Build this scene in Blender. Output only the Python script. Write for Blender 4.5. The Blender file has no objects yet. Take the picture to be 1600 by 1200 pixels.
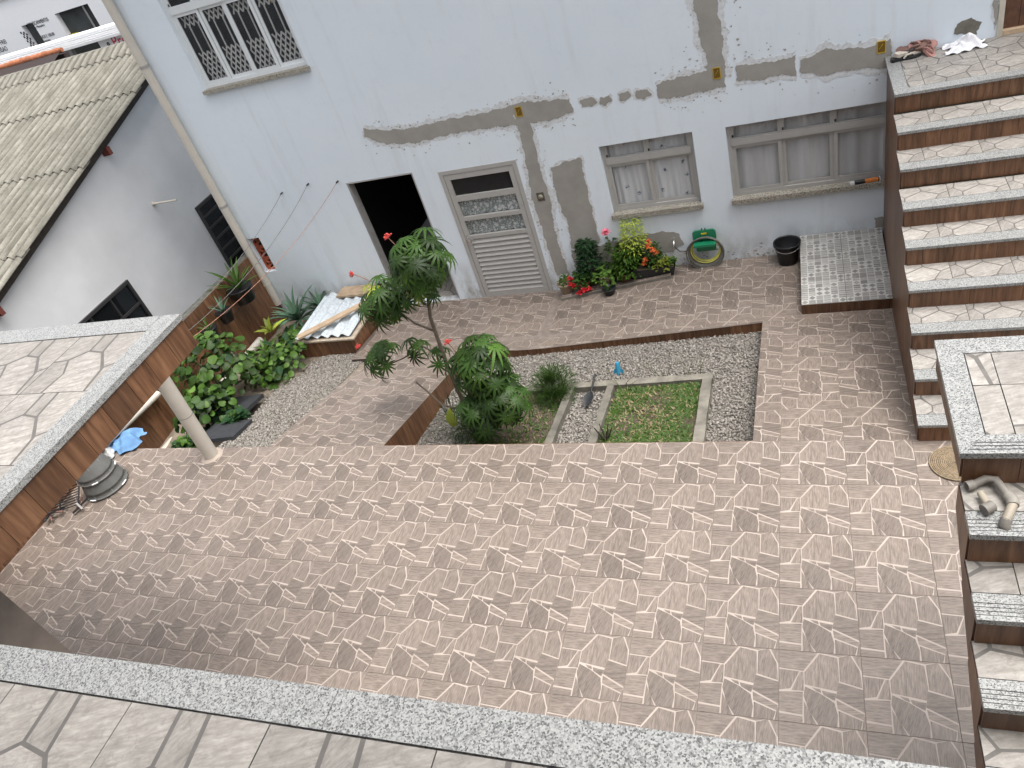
import bpy, math, random
import numpy as np
from mathutils import Vector, Matrix, Euler
rnd = random.Random(11)
sc = bpy.context.scene
COL = sc.collection
R = math.radians

# ------------------------------------------------------------------ camera
cam = bpy.data.cameras.new('camera')
cam.sensor_fit = 'HORIZONTAL'; cam.sensor_width = 36.0; cam.lens = 26.5808
cam.clip_start = 0.05; cam.clip_end = 900
camo = bpy.data.objects.new('camera', cam); COL.objects.link(camo)
camo.matrix_world = Matrix([[0.927208, 0.040549, 0.372344, 0.300244], [0.255582, 0.658203, -0.708129, -4.839526], [-0.273792, 0.751747, 0.599928, 4.867587], [0.0, 0.0, 0.0, 1.0]])
sc.camera = camo

# ------------------------------------------------------------------ sky, sun, exposure
SUN_EL, SUN_AZ = R(72), R(88)
world = bpy.data.worlds.new('World'); sc.world = world; world.use_nodes = True
wn = world.node_tree; bg = wn.nodes['Background']
sky = wn.nodes.new('ShaderNodeTexSky'); sky.sky_type = 'NISHITA'; sky.sun_disc = False
sky.sun_elevation = SUN_EL; sky.sun_rotation = SUN_AZ
sky.air_density = 0.8; sky.dust_density = 6.0; sky.ozone_density = 1.0
hs = wn.nodes.new('ShaderNodeHueSaturation'); hs.inputs['Saturation'].default_value = 0.30   # cloud cover: an even, nearly neutral sky
wn.links.new(sky.outputs['Color'], hs.inputs['Color']); wn.links.new(hs.outputs['Color'], bg.inputs['Color']); bg.inputs['Strength'].default_value = 0.15
sl = bpy.data.lights.new('sun', 'SUN'); sl.energy = 0.8; sl.angle = R(45); sl.color = (1.0, 0.97, 0.93)
so = bpy.data.objects.new('sun', sl); COL.objects.link(so)
sd = Vector((math.sin(SUN_AZ)*math.cos(SUN_EL), math.cos(SUN_AZ)*math.cos(SUN_EL), math.sin(SUN_EL)))
so.rotation_euler = (-sd).to_track_quat('-Z', 'Y').to_euler()
vs = sc.view_settings
vs.view_transform = 'Standard'; vs.look = 'None'; vs.gamma = 1.0; vs.use_curve_mapping = False
vs.exposure = 1.18

# ------------------------------------------------------------------ mesh helpers
def link(o, parent=None):
    COL.objects.link(o)
    if parent is not None: o.parent = parent
    return o

def tag(o, label=None, cat=None, group=None, kind=None):
    if label: o['label'] = label
    if cat: o['category'] = cat
    if group: o['group'] = group
    if kind: o['kind'] = kind
    return o

def thing(name, label, cat, loc=(0, 0, 0), rz=0.0, group=None):
    o = bpy.data.objects.new(name, None); o.empty_display_size = 0.05
    link(o); o.location = loc; o.rotation_euler = (0, 0, rz)
    return tag(o, label, cat, group)

class MB:
    def __init__(s):
        s.v = []; s.f = []; s.m = []; s.sm = []; s.uv = []; s.tone = []
    def add(s, V, F, mi=0, smooth=False, tone=1.0, uv=None):
        b = len(s.v); s.v.extend([tuple(p) for p in V])
        for k, f in enumerate(F):
            s.f.append([b+i for i in f]); s.m.append(mi); s.sm.append(smooth)
            s.tone.append(tone[k] if isinstance(tone, list) else tone)
            s.uv.append(uv[k] if uv is not None else None)
        return s
    def box(s, x0, x1, y0, y1, z0, z1, mi=0, tone=1.0, rot=None, pivot=None):
        V = [(x, y, z) for z in (z0, z1) for y in (y0, y1) for x in (x0, x1)]
        if rot is not None:
            c = Vector(pivot if pivot is not None else ((x0+x1)/2, (y0+y1)/2, (z0+z1)/2)); E_ = Euler(rot).to_matrix()
            V = [tuple(E_ @ (Vector(p)-c)+c) for p in V]
        return s.add(V, [(0,2,3,1),(4,5,7,6),(0,1,5,4),(2,6,7,3),(0,4,6,2),(1,3,7,5)], mi, False, tone)
    def beam(s, p0, p1, w, h, mi=0, up=(0,0,1), tone=1.0):
        p0 = Vector(p0); p1 = Vector(p1); d = (p1-p0).normalized(); u = Vector(up)
        a = d.cross(u)
        if a.length < 1e-5: a = d.cross(Vector((1,0,0)))
        a.normalize(); b = a.cross(d).normalized()
        V = []
        for p in (p0, p1):
            for i, j in ((-1,-1),(1,-1),(1,1),(-1,1)): V.append(p+a*(i*w/2)+b*(j*h/2))
        return s.add(V, [(3,2,1,0),(4,5,6,7),(0,1,5,4),(1,2,6,5),(2,3,7,6),(3,0,4,7)], mi, False, tone)
    def tube(s, P, r, n=8, mi=0, caps=True, tone=1.0):
        P = [Vector(p) for p in P]; k = len(P)
        rr = r if isinstance(r, (list, tuple)) else [r]*k
        V = []; prev = None
        for i, p in enumerate(P):
            d = (P[min(i+1, k-1)]-P[max(i-1, 0)]).normalized()
            a = prev - d*prev.dot(d) if prev is not None else d.cross(Vector((0,0,1)) if abs(d.z) < .9 else Vector((1,0,0)))
            a.normalize(); prev = a; b = d.cross(a)
            for j in range(n):
                t = 2*math.pi*j/n; V.append(p+(a*math.cos(t)+b*math.sin(t))*rr[i])
        F = [(i*n+j, i*n+(j+1)%n, (i+1)*n+(j+1)%n, (i+1)*n+j) for i in range(k-1) for j in range(n)]
        s.add(V, F, mi, True, tone)
        if caps:
            s.add(V[:n], [tuple(range(n))[::-1]], mi, False, tone); s.add(V[-n:], [tuple(range(n))], mi, False, tone)
        return s
    def lathe(s, prof, c=(0,0,0), n=20, mi=0, tone=1.0, smooth=True):
        V = [(c[0]+r*math.cos(2*math.pi*j/n), c[1]+r*math.sin(2*math.pi*j/n), c[2]+z) for r, z in prof for j in range(n)]
        F = [(i*n+j, i*n+(j+1)%n, (i+1)*n+(j+1)%n, (i+1)*n+j) for i in range(len(prof)-1) for j in range(n)]
        return s.add(V, F, mi, smooth, tone)
    def poly(s, P, mi=0, tone=1.0, uv=None):
        return s.add(P, [tuple(range(len(P)))], mi, False, tone, [uv] if uv else None)
    def mesh(s, name, mats):
        me = bpy.data.meshes.new(name); me.from_pydata(s.v, [], s.f)
        for m in (mats if isinstance(mats, (list, tuple)) else [mats]): me.materials.append(m)
        me.polygons.foreach_set('material_index', s.m); me.polygons.foreach_set('use_smooth', s.sm)
        if any(t != 1.0 for t in s.tone):
            at = me.attributes.new('tone', 'FLOAT', 'FACE'); at.data.foreach_set('value', s.tone)
        if any(u is not None for u in s.uv):
            l = me.uv_layers.new(name='UVMap'); k = 0; fl = np.zeros(2*len(me.loops))
            for f, u in zip(s.f, s.uv):
                for i in range(len(f)):
                    if u is not None: fl[2*k:2*k+2] = u[i]
                    k += 1
            l.data.foreach_set('uv', fl)
        me.update()
        return me
    def build(s, name, mats, parent=None, loc=None):
        o = bpy.data.objects.new(name, s.mesh(name, mats)); link(o, parent)
        if loc is not None: o.location = loc
        return o

def inst(name, me, parent, loc, rot=(0,0,0), scale=(1,1,1)):
    o = bpy.data.objects.new(name, me); link(o, parent)
    o.location = loc; o.rotation_euler = rot; o.scale = scale
    return o

# ------------------------------------------------------------------ material helpers
class NT:
    def __init__(s, name, rough=0.6, metal=0.0, spec=None):
        s.m = bpy.data.materials.new(name); s.m.use_nodes = True; s.t = s.m.node_tree
        s.b = s.t.nodes['Principled BSDF']; s.b.inputs['Roughness'].default_value = rough
        s.b.inputs['Metallic'].default_value = metal
        if spec is not None: s.b.inputs['Specular IOR Level'].default_value = spec
    def n(s, typ, out=None, props=None, **inp):
        nd = s.t.nodes.new('ShaderNode'+typ)
        for k, v in (props or {}).items(): setattr(nd, k, v)
        for k, v in inp.items():
            key = int(k[1:]) if k[0] == '_' and k[1:].isdigit() else k.replace('_', ' ')
            s.set(nd.inputs[key], v)
        return nd.outputs[out if out is not None else 0]
    def set(s, sock, v):
        if hasattr(v, 'is_linked') and hasattr(v, 'links'): s.t.links.new(v, sock)
        else: sock.default_value = v
    def coord(s, which='Object', scale=(1,1,1), rot=(0,0,0), loc=None):
        c = s.n('TexCoord', which)
        return s.n('Mapping', None, Vector=c, Scale=scale, Rotation=rot, Location=loc or (0,0,0))
    def noise(s, vec, scale, detail=4, rough=0.55, dist=0.0, out='Fac'):
        return s.n('TexNoise', out, Vector=vec, Scale=scale, Detail=detail, Roughness=rough, Distortion=dist)
    def ramp(s, fac, stops, interp='LINEAR'):
        nd = s.t.nodes.new('ShaderNodeValToRGB'); s.set(nd.inputs[0], fac); cr = nd.color_ramp; cr.interpolation = interp
        while len(cr.elements) < len(stops): cr.elements.new(0.5)
        for e, (p, c) in zip(cr.elements, stops):
            e.position = p; e.color = (c if not isinstance(c, (int, float)) else (c, c, c))[:3]+(1,) if not isinstance(c, (int, float)) else (c, c, c, 1)
        return nd.outputs[0]
    def mix(s, fac, a, b, mode='MIX'):
        nd = s.t.nodes.new('ShaderNodeMix'); nd.data_type = 'RGBA'; nd.blend_type = mode
        s.set(nd.inputs[0], fac); s.set(nd.inputs[6], c4(a)); s.set(nd.inputs[7], c4(b))
        return nd.outputs[2]
    def math(s, op, a, b=0.0, clamp=False):
        nd = s.t.nodes.new('ShaderNodeMath'); nd.operation = op; nd.use_clamp = clamp
        s.set(nd.inputs[0], a); s.set(nd.inputs[1], b); return nd.outputs[0]
    def color(s, c): s.set(s.b.inputs['Base Color'], c4(c)); return s
    def bump(s, h, strength=0.3, dist=0.01):
        nd = s.t.nodes.new('ShaderNodeBump'); nd.inputs['Strength'].default_value = strength; nd.inputs['Distance'].default_value = dist
        s.set(nd.inputs['Height'], h); s.t.links.new(nd.outputs[0], s.b.inputs['Normal']); return s
    def rnd(s): return s.n('ObjectInfo', 'Random')
    def attr(s, name): return s.n('Attribute', 'Fac', {'attribute_name': name})
    def scale_col(s, col, fac):   # colour times scalar
        nd = s.t.nodes.new('ShaderNodeVectorMath'); nd.operation = 'SCALE'; s.set(nd.inputs[0], c4(col)[:3] if not hasattr(col, 'links') else col); s.set(nd.inputs['Scale'], fac); return nd.outputs[0]
def c4(c):
    if hasattr(c, 'links'): return c
    return tuple(c)+(1.0,) if len(c) == 3 else tuple(c)

def plain(name, col, rough=0.6, metal=0.0, var=0.12, scale=14.0, bump=0.0, spec=None):
    m = NT(name, rough, metal, spec); v = m.coord()
    n = m.noise(v, scale, 5)
    f = m.n('MapRange', None, Value=n, From_Min=0.3, From_Max=0.7, To_Min=1-var, To_Max=1+var)
    f = m.math('MULTIPLY', f, m.n('MapRange', None, Value=m.rnd(), From_Min=0.0, From_Max=1.0, To_Min=1-var*.5, To_Max=1+var*.5))
    m.color(m.scale_col(col, f))
    if bump: m.bump(n, bump, 0.01)
    return m.m

# floor tile with a printed stone pattern: body colour between fragments, wood-grained fragments
def frag_material(name, dark, mid, light, grain, rough=0.42, mottle=0.0):
    m = NT(name, rough); uv = m.n('TexCoord', 'UV')
    v = m.n('Mapping', None, Vector=uv, Scale=(1.0, grain, 1.0))
    a = m.noise(v, 3.2, 5, 0.66, 0.35); b = m.noise(v, 9.0, 4, 0.6, 0.2)
    c = m.ramp(m.math('ADD', m.math('MULTIPLY', a, .5), m.math('MULTIPLY', b, .5)), [(0.30, dark), (0.5, mid), (0.68, light)])
    if mottle:
        q = m.noise(m.n('NewGeometry', 'Position'), 26.0, 8, .75, .6); k = m.noise(m.n('NewGeometry', 'Position'), 6.0, 6, .7, .8)
        c = m.mix(m.n('MapRange', None, Value=q, From_Min=.50, From_Max=.66, To_Max=mottle), c, dark); c = m.mix(m.n('MapRange', None, Value=k, From_Min=.5, From_Max=.7, To_Max=mottle*.8), c, tuple(x*.8 for x in mid))
    t = m.math('MULTIPLY', m.attr('tone'), m.n('MapRange', None, Value=m.rnd(), From_Min=0.0, From_Max=1.0, To_Min=0.92, To_Max=1.07))
    g = m.n('NewGeometry', 'Position'); dn = m.noise(g, 0.9, 5, 0.6)
    t = m.math('MULTIPLY', t, m.n('MapRange', None, Value=dn, From_Min=0.35, From_Max=0.7, To_Min=0.92, To_Max=1.06))
    st = m.noise(g, 2.3, 7, .68); t = m.math('MULTIPLY', t, m.n('MapRange', None, Value=st, From_Min=.56, From_Max=.66, To_Min=1.0, To_Max=.87))
    m.color(m.scale_col(c, t)); m.bump(b, 0.08, 0.004)
    r = m.noise(g, 3.0, 4); m.set(m.b.inputs['Roughness'], m.n('MapRange', None, Value=r, From_Min=0.3, From_Max=0.7, To_Min=rough-.07, To_Max=rough+.12))
    return m.m
TILE_FRAG = frag_material('taupe_stone_print', (.070,.055,.045), (.205,.166,.138), (.310,.260,.220), 9.0, .36)
m = NT('tile_line', .5); g = m.n('NewGeometry', 'Position'); n = m.noise(g, 2.5, 5)
m.color(m.ramp(n, [(.3, (.37,.31,.265)), (.7, (.47,.405,.355))])); TILE_LINE = m.m
STONE_FRAG = frag_material('cream_stone_print', (.165,.153,.136), (.30,.28,.252), (.44,.42,.39), 3.6, .55, .6)
STONE_LINE = plain('cream_tile_joint', (.115,.106,.097), .6, var=.2)
GREY_FRAG = frag_material('grey_mosaic_print', (.29,.28,.26), (.37,.36,.335), (.44,.43,.405), 2.0, .4)
GREY_LINE = plain('grey_tile_joint', (.56,.555,.53), .5)
GROUT = plain('floor_grout', (.20,.165,.14), .8, var=.2)

m = NT('granite', .35); v = m.n('NewGeometry', 'Position')
a = m.n('TexVoronoi', 'Color', Vector=v, Scale=230.0); a = m.n('SeparateColor', 0, Color=a)
b = m.noise(v, 60.0, 4, .6)
c = m.ramp(a, [(.0, (.018,.019,.02)), (.13, (.03,.031,.032)), (.18, (.13,.133,.13)), (.42, (.19,.194,.19)), (.5, (.27,.275,.267)), (1.0, (.39,.395,.38))], 'LINEAR')
c = m.mix(m.math('MULTIPLY', b, .38), c, (.33,.335,.325))
m.color(c); GRANITE = m.m
m = NT('sill_granite', .65); v = m.n('NewGeometry', 'Position')
a = m.n('SeparateColor', 0, Color=m.n('TexVoronoi', 'Color', Vector=v, Scale=120.0))
m.color(m.ramp(a, [(0, (.07,.06,.045)), (.2, (.17,.152,.12)), (.5, (.33,.31,.26)), (1, (.43,.41,.355))])); SILL = m.m

m = NT('brown_wood_tile', .45); v = m.coord('Object', (9, 9, 1.0)); r = m.rnd()
v = m.n('VectorMath', None, {'operation': 'ADD'}, _0=v, _1=m.n('CombineXYZ', None, X=m.math('MULTIPLY', r, 37.0), Y=m.math('MULTIPLY', r, 11.0), Z=0.0))
a = m.noise(v, 3.0, 6, .6, .4)
c = m.ramp(a, [(.3, (.072,.031,.014)), (.52, (.150,.071,.034)), (.72, (.225,.117,.061))])
t = m.n('MapRange', None, Value=m.n('ObjectInfo', 'Random'), From_Min=0.0, From_Max=1.0, To_Min=.72, To_Max=1.22)
m.color(m.scale_col(c, t)); m.bump(a, .08, .004); WOODTILE = m.m

m = NT('blue_white_plaster', .85); v = m.n('NewGeometry', 'Position')
a = m.noise(v, .7, 5, .6); b = m.noise(v, 9.0, 6, .65)
c = m.mix(m.n('MapRange', None, Value=a, From_Min=.35, From_Max=.7), (.695,.765,.825), (.740,.805,.850))
c = m.mix(m.n('MapRange', None, Value=b, From_Min=.55, From_Max=.8, To_Max=.35), c, (.60,.665,.70))
# splash dirt with a shape of its own along the foot of the wall
z = m.n('SeparateXYZ', 2, Vector=v); s1 = m.noise(m.n('Mapping', None, Vector=v, Scale=(2.2, 1, 1.2)), 2.2, 6, .65)
d = m.math('MULTIPLY', m.n('MapRange', None, Value=z, From_Min=-.72, From_Max=-.12, To_Min=1.0, To_Max=0.0), m.n('MapRange', None, Value=s1, From_Min=.42, From_Max=.62))
c = m.mix(m.math('MULTIPLY', d, .95), c, (.34,.335,.32)); m.color(c)
sk = m.noise(m.n('Mapping', None, Vector=v, Scale=(3.5, 1, .35)), 1.6, 5, .6); c = m.mix(m.n('MapRange', None, Value=sk, From_Min=.55, From_Max=.75, To_Max=.30), c, (.52,.55,.56)); m.color(c)
m.bump(m.math('ADD', m.noise(v, 40.0, 3), m.math('MULTIPLY', m.noise(v, 4.0, 3), 2.0)), .12, .006); PLASTER = m.m
m = NT('cement_mortar', .92); v = m.n('NewGeometry', 'Position'); a = m.noise(v, 5.0, 6, .6); b = m.noise(v, 55.0, 4)
m.color(m.mix(b, m.ramp(a, [(.3, (.255,.240,.212)), (.7, (.375,.358,.325))]), (.31,.297,.27))); m.bump(m.math('ADD', b, a), .4, .006); MORTAR = m.m
m = NT('spackle', .9); v = m.n('NewGeometry', 'Position'); b = m.noise(v, 26.0, 6, .7)
m.color(m.ramp(b, [(.32, (.40,.40,.38)), (.45, (.60,.62,.63)), (.7, (.72,.745,.77))])); m.bump(b, .4, .004); SPACKLE = m.m
NPLASTER = plain('grey_white_plaster', (.66,.665,.67), .9, var=.10, scale=1.1, bump=.06)
ALU = plain('grey_aluminium', (.40,.39,.37), .42, .0, var=.04)
WALU = plain('white_aluminium', (.70,.73,.74), .4, var=.03)
PVC = plain('cream_pvc', (.55,.515,.45), .38, var=.06, scale=6)
WHITE = plain('white_paint', (.74,.745,.75), .6, var=.04)
BLACK = plain('black_plastic', (.014,.015,.017), .38, var=.2)
CHAR = plain('charcoal_slate', (.032,.034,.038), .6, var=.25)
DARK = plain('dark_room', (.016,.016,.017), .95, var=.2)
GREYTILE = plain('grey_wall_tile', (.27,.265,.255), .4, var=.1)
CONC = plain('weathered_concrete', (.17,.158,.13), .9, var=.3, scale=9, bump=.4)
SOIL = plain('soil', (.060,.045,.030), .95, var=.4, scale=20, bump=.6)
DIRT = plain('sandy_dirt', (.20,.165,.125), .95, var=.3, scale=12, bump=.5)
DOORWOOD = plain('brown_door_wood', (.10,.045,.025), .5, var=.3)
TERRA = plain('terracotta', (.30,.12,.065), .8, var=.2)
CLAYPOT = plain('clay_pot', (.36,.27,.20), .85, var=.15)
REDCLAY = plain('red_clay_brick', (.42,.11,.055), .85, var=.25)
GREENPL = plain('green_plastic', (.012,.20,.095), .35, var=.1)
YELLOW = plain('yellow_plastic', (.62,.50,.03), .4, var=.1)
BOXYEL = plain('yellow_box', (.50,.33,.015), .45, var=.2)
HOSE = plain('grey_hose', (.13,.125,.11), .45, var=.2)
HOSEY = plain('yellow_hose', (.58,.55,.12), .45, var=.15)
BRASS = plain('chrome', (.6,.6,.6), .25, .9)
LUMBER = plain('raw_lumber', (.42,.31,.205), .8, var=.25, scale=8, bump=.2)
STEMM = plain('green_stem', (.14,.15,.06), .7, var=.2)
BARK = plain('grey_bark', (.17,.135,.10), .85, var=.3, scale=20, bump=.4)
STRAW = plain('woven_straw', (.42,.34,.20), .8, var=.25, scale=60, bump=.6)
OLDPIPE = plain('stained_pipe', (.34,.30,.235), .55, var=.3, scale=9)
OLDPIPEG = plain('grey_pipe_fitting', (.22,.205,.18), .6, var=.25, scale=9)
PAIL = plain('grey_pail_plastic', (.125,.127,.12), .7, var=.12)
WIRE = plain('steel_wire', (.22,.21,.2), .5, .5)
BLUEC = plain('blue_cloth', (.13,.27,.48), .85, var=.2, scale=8)
GREYC = plain('grey_cloth', (.40,.40,.39), .85, var=.15)
WCLOTH = plain('white_cloth', (.76,.76,.78), .9, var=.05)
PINKS = plain('pinkish_rubber', (.34,.17,.145), .65, var=.15)
BROWNS = plain('brown_rubber', (.17,.095,.075), .65, var=.15)
BEIGES = plain('beige_rubber', (.50,.45,.38), .65, var=.1)
def leaf_mat(name, a, b, rough=.45, trans=.18):
    m = NT(name, rough, 0.0, .22); n = m.noise(m.coord(), 9.0, 3)
    c = m.mix(n, a, b); r = m.n('MapRange', None, Value=m.rnd(), From_Min=0.0, From_Max=1.0, To_Min=.55, To_Max=1.65)
    c = m.scale_col(c, r); m.color(c)
    tr = m.t.nodes.new('ShaderNodeBsdfTranslucent'); m.set(tr.inputs[0], m.scale_col(c, 1.4)); mx = m.t.nodes.new('ShaderNodeMixShader'); mx.inputs[0].default_value = trans
    out = m.t.nodes['Material Output']; m.t.links.new(m.b.outputs[0], mx.inputs[1]); m.t.links.new(tr.outputs[0], mx.inputs[2]); m.t.links.new(mx.outputs[0], out.inputs[0])
    return m.m
LEAF_D = leaf_mat('dark_green_leaf', (.017,.042,.008), (.034,.072,.012))
LEAF_M = leaf_mat('mid_green_leaf', (.030,.070,.010), (.056,.110,.016))
LEAF_L = leaf_mat('light_green_leaf', (.065,.135,.024), (.11,.19,.04))
LEAF_Y = leaf_mat('yellow_green_leaf', (.20,.27,.04), (.30,.33,.05))
LEAF_B = leaf_mat('blue_green_aloe', (.06,.12,.075), (.10,.17,.11), .5, .05)
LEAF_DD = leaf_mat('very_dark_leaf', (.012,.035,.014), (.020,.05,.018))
GRASS = leaf_mat('grass_blade', (.030,.062,.012), (.062,.105,.022))
DRY = leaf_mat('dry_grass', (.16,.125,.065), (.25,.205,.115))
REDF = plain('red_flower', (.55,.02,.03), .6, var=.25)
CORALF = plain('coral_flower', (.68,.09,.075), .6, var=.2)
PINKF = plain('pink_flower', (.80,.22,.30), .6, var=.2)
ORANGEF = plain('orange_flower', (.62,.14,.04), .6, var=.3)
m = NT('pebble', .8); t = m.attr('tone'); m.color(m.ramp(t, [(0, (.085,.077,.065)), (.35, (.20,.184,.158)), (.7, (.33,.305,.27)), (1, (.50,.475,.435))])); PEBBLE = m.m
def glass_mat(name, tint, rough=.06, alpha=.35):
    m = NT(name, rough); m.color(tint); m.set(m.b.inputs['Alpha'], alpha); m.b.inputs['Specular IOR Level'].default_value = .6
    return m.m
GLASS = glass_mat('window_glass', (.10,.11,.12), .05, .16)
GLASSD = glass_mat('dark_glass', (.012,.014,.016), .05, .75)
m = NT('curtain_floral', .9); v = m.coord('Object'); a = m.n('TexVoronoi', 'Distance', Vector=v, Scale=7.0); b = m.noise(v, 24.0, 3)
f = m.math('MULTIPLY', m.n('MapRange', None, Value=a, From_Min=.16, From_Max=.24, To_Min=1.0, To_Max=0.0), m.n('MapRange', None, Value=b, From_Min=.47, From_Max=.56))
m.color(m.mix(f, (.90,.91,.91), (.16,.22,.27))); CURT1 = m.m
m = NT('curtain_sheer', .9); v = m.coord('Object'); a = m.noise(m.n('Mapping', None, Vector=v, Scale=(9,9,.6)), 1.2, 3)
m.color(m.ramp(a, [(.35, (.70,.71,.71)), (.7, (.92,.92,.92))])); CURT2 = m.m
m = NT('curtain_lace', .9); v = m.coord('Object'); a = m.n('TexVoronoi', 'Distance', Vector=v, Scale=16.0); b = m.noise(v, 55.0, 2)
m.color(m.mix(m.math('MULTIPLY', m.n('MapRange', None, Value=a, From_Min=.3, From_Max=.42), m.n('MapRange', None, Value=b, From_Min=.38, From_Max=.5)), (.90,.92,.90), (.30,.36,.34))); CURT3 = m.m
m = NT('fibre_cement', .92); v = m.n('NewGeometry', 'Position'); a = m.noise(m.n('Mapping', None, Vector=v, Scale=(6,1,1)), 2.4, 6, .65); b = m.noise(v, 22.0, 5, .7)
c = m.ramp(a, [(.3, (.12,.113,.09)), (.55, (.225,.215,.178)), (.75, (.335,.32,.272))]); ph = m.math('SINE', m.math('MULTIPLY', m.n('SeparateXYZ', 0, Vector=v), 35.498)); c = m.mix(m.math('MULTIPLY', m.n('MapRange', None, Value=ph, From_Min=.35, From_Max=-.85, To_Min=0.0, To_Max=1.0), m.n('MapRange', None, Value=b, From_Min=.3, From_Max=.55, To_Min=.35, To_Max=1.0)), c, (.085,.08,.065)); c = m.mix(m.n('MapRange', None, Value=b, From_Min=.56, From_Max=.68, To_Max=.8), c, (.10,.09,.075)); m.color(c); FIBRE = m.m  # valley shade and dirt painted into the colour along the corrugation, then weathering blotches
m = NT('fresh_fibre_cement', .85); v = m.n('NewGeometry', 'Position'); b = m.noise(v, 30.0, 5, .7); m.color(m.ramp(b, [(.3, (.34,.385,.41)), (.6, (.56,.61,.64)), (.8, (.66,.70,.72))])); FIBREB = m.m
# ================================================================== levels of the ground
YK = (0, 1.5, 2.35, 2.8, 3.92); XK = (-3.95, -3.0, -1.4, -.2)
ZK = ((0,-.405,-.635,-.757,-.83), (0,-.42,-.655,-.76,-.83), (0,-.34,-.55,-.57,-.60), (0,-.285,-.47,-.52,-.585))
def zf(x, y):
    if y <= 0: return 0.0
    return float(np.interp(x, XK, [np.interp(y, YK, r) for r in ZK]))
def zg(x, y):
    l = np.interp(y, (0, 2.35), (-.42, -.80)); r = np.interp(y, (0, 2.35), (-.35, -.61))
    return float(np.interp(x, (-3.9, -.2), (l, r)))
WY = 3.922                                                          # face of the house wall

def sheet(mb, x0, x1, y0, y1, fn, step=.3, mi=0):
    nx = max(1, int(math.ceil((x1-x0)/step))); ny = max(1, int(math.ceil((y1-y0)/step)))
    V = [(x0+(x1-x0)*i/nx, y0+(y1-y0)*j/ny, fn(x0+(x1-x0)*i/nx, y0+(y1-y0)*j/ny)) for j in range(ny+1) for i in range(nx+1)]
    F = [(j*(nx+1)+i, j*(nx+1)+i+1, (j+1)*(nx+1)+i+1, (j+1)*(nx+1)+i) for j in range(ny) for i in range(nx)]
    mb.add(V, F, mi)

mb = MB(); mb.box(-220, 220, -180, 260, -3.2, -1.7); ground = mb.build('ground', plain('street_ground', (.10,.097,.092), .9, var=.2, scale=.5)); tag(ground, kind='structure')

# ------------------------------------------------------------------ printed tiles
TAUPE = [  # (polygon in tile coordinates, v measured from the near edge, grain angle, tone)
 ([(0,0),(.485,0),(.30,.285),(0,.265)], 0, .98), ([(.505,.02),(.715,.06),(.725,.37),(.69,.525),(.315,.472),(.315,.305)], 88, 1.04),
 ([(.735,.05),(.87,0),(.975,.22),(.99,.45),(.735,.385)], 86, 1.02), ([(.51,0),(.85,0),(.73,.035)], 10, 1.08), ([(.895,0),(1,0),(1,.22),(.985,.20)], 85, 1.0),
 ([(0,.285),(.25,.298),(.14,.545),(0,.58)], 84, .95), ([(.26,.305),(.302,.30),(.302,.565),(.155,.568)], 80, 1.08),
 ([(0,.603),(.29,.58),(.28,.885),(0,.865)], 2, .98), ([(0,.892),(.28,.912),(.28,1),(0,1)], 3, 1.0), ([(.300,.70),(.445,1),(.30,1)], 75, .92),
 ([(.318,.502),(.50,.582),(.655,.685),(.69,.85),(.675,1),(.47,1),(.36,.83),(.30,.63)], 68, .82),
 ([(.40,.503),(.495,.520),(.51,.572),(.45,.548)], 10, .95), ([(.515,.535),(.685,.56),(.662,.66),(.535,.592)], 8, .85),
 ([(.715,.405),(1,.475),(1,.775),(.678,.618)], 8, .85), ([(.682,.645),(.99,.798),(.975,.868),(.692,.76)], 10, 1.08),
 ([(.70,.785),(.965,.885),(.93,1),(.70,1)], 86, .95), ([(.985,.82),(1,.83),(1,1),(.95,1)], 85, .95)]
CREAM = [([(0,0),(.30,0),(.36,.22),(.22,.44),(0,.36)], 20, 1.02), ([(.33,0),(.74,0),(.70,.34),(.40,.24)], 35, .94), ([(.77,0),(1,0),(1,.30),(.73,.36)], 15, 1.05),
 ([(.40,.27),(.69,.375),(.82,.62),(.56,.80),(.25,.60),(.24,.46)], 28, 1.08), ([(.73,.385),(1,.335),(1,.70),(.85,.62)], 40, .92),
 ([(0,.39),(.21,.47),(.22,.62),(.10,.78),(0,.74)], 70, .95), ([(.24,.63),(.54,.83),(.50,1),(.16,1),(.12,.80)], 25, 1.0), ([(.84,.65),(1,.735),(1,1),(.53,1),(.57,.83)], 12, 1.04), ([(0,.77),(.09,.81),(.13,1),(0,1)], 30, .9)]
BIG = [([(0,0),(.30,0),(.34,.30),(.20,.52),(0,.50)], 12, .92), ([(.335,0),(.92,0),(.86,.34),(.62,.62),(.40,.66),(.23,.53),(.37,.31)], 15, 1.06),
 ([(.955,0),(1,0),(1,.42),(.90,.36)], 40, .96), ([(.88,.385),(1,.45),(1,1),(.60,1),(.645,.65)], 18, 1.0), ([(0,.53),(.19,.55),(.385,.69),(.36,1),(0,1)], 22, .95), ([(.42,.69),(.61,.655),(.565,1),(.395,1)], 60, .88)]
GREY = []
for i in range(6):
    for j in range(6):
        u, v = i/6, j/6; d = min(abs((u+1/12)-(v+1/12)), abs((u+v+1/6)-1)); t = .72+.5*rnd.random()
        if d < .10:
            GREY.append(([(u+.083,v+.006),(u+.161,v+.083),(u+.083,v+.161),(u+.006,v+.083)], 30, t*.85))
        elif rnd.random() < .5:
            GREY.append(([(u+.008,v+.008),(u+.158,v+.008),(u+.158,v+.158),(u+.008,v+.158)], 0, t))
        else:
            GREY.append(([(u+.008,v+.008),(u+.158,v+.008),(u+.158,v+.075),(u+.008,v+.075)], 0, t)); GREY.append(([(u+.008,v+.09),(u+.158,v+.09),(u+.158,v+.158),(u+.008,v+.158)], 90, t*.9))
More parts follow.
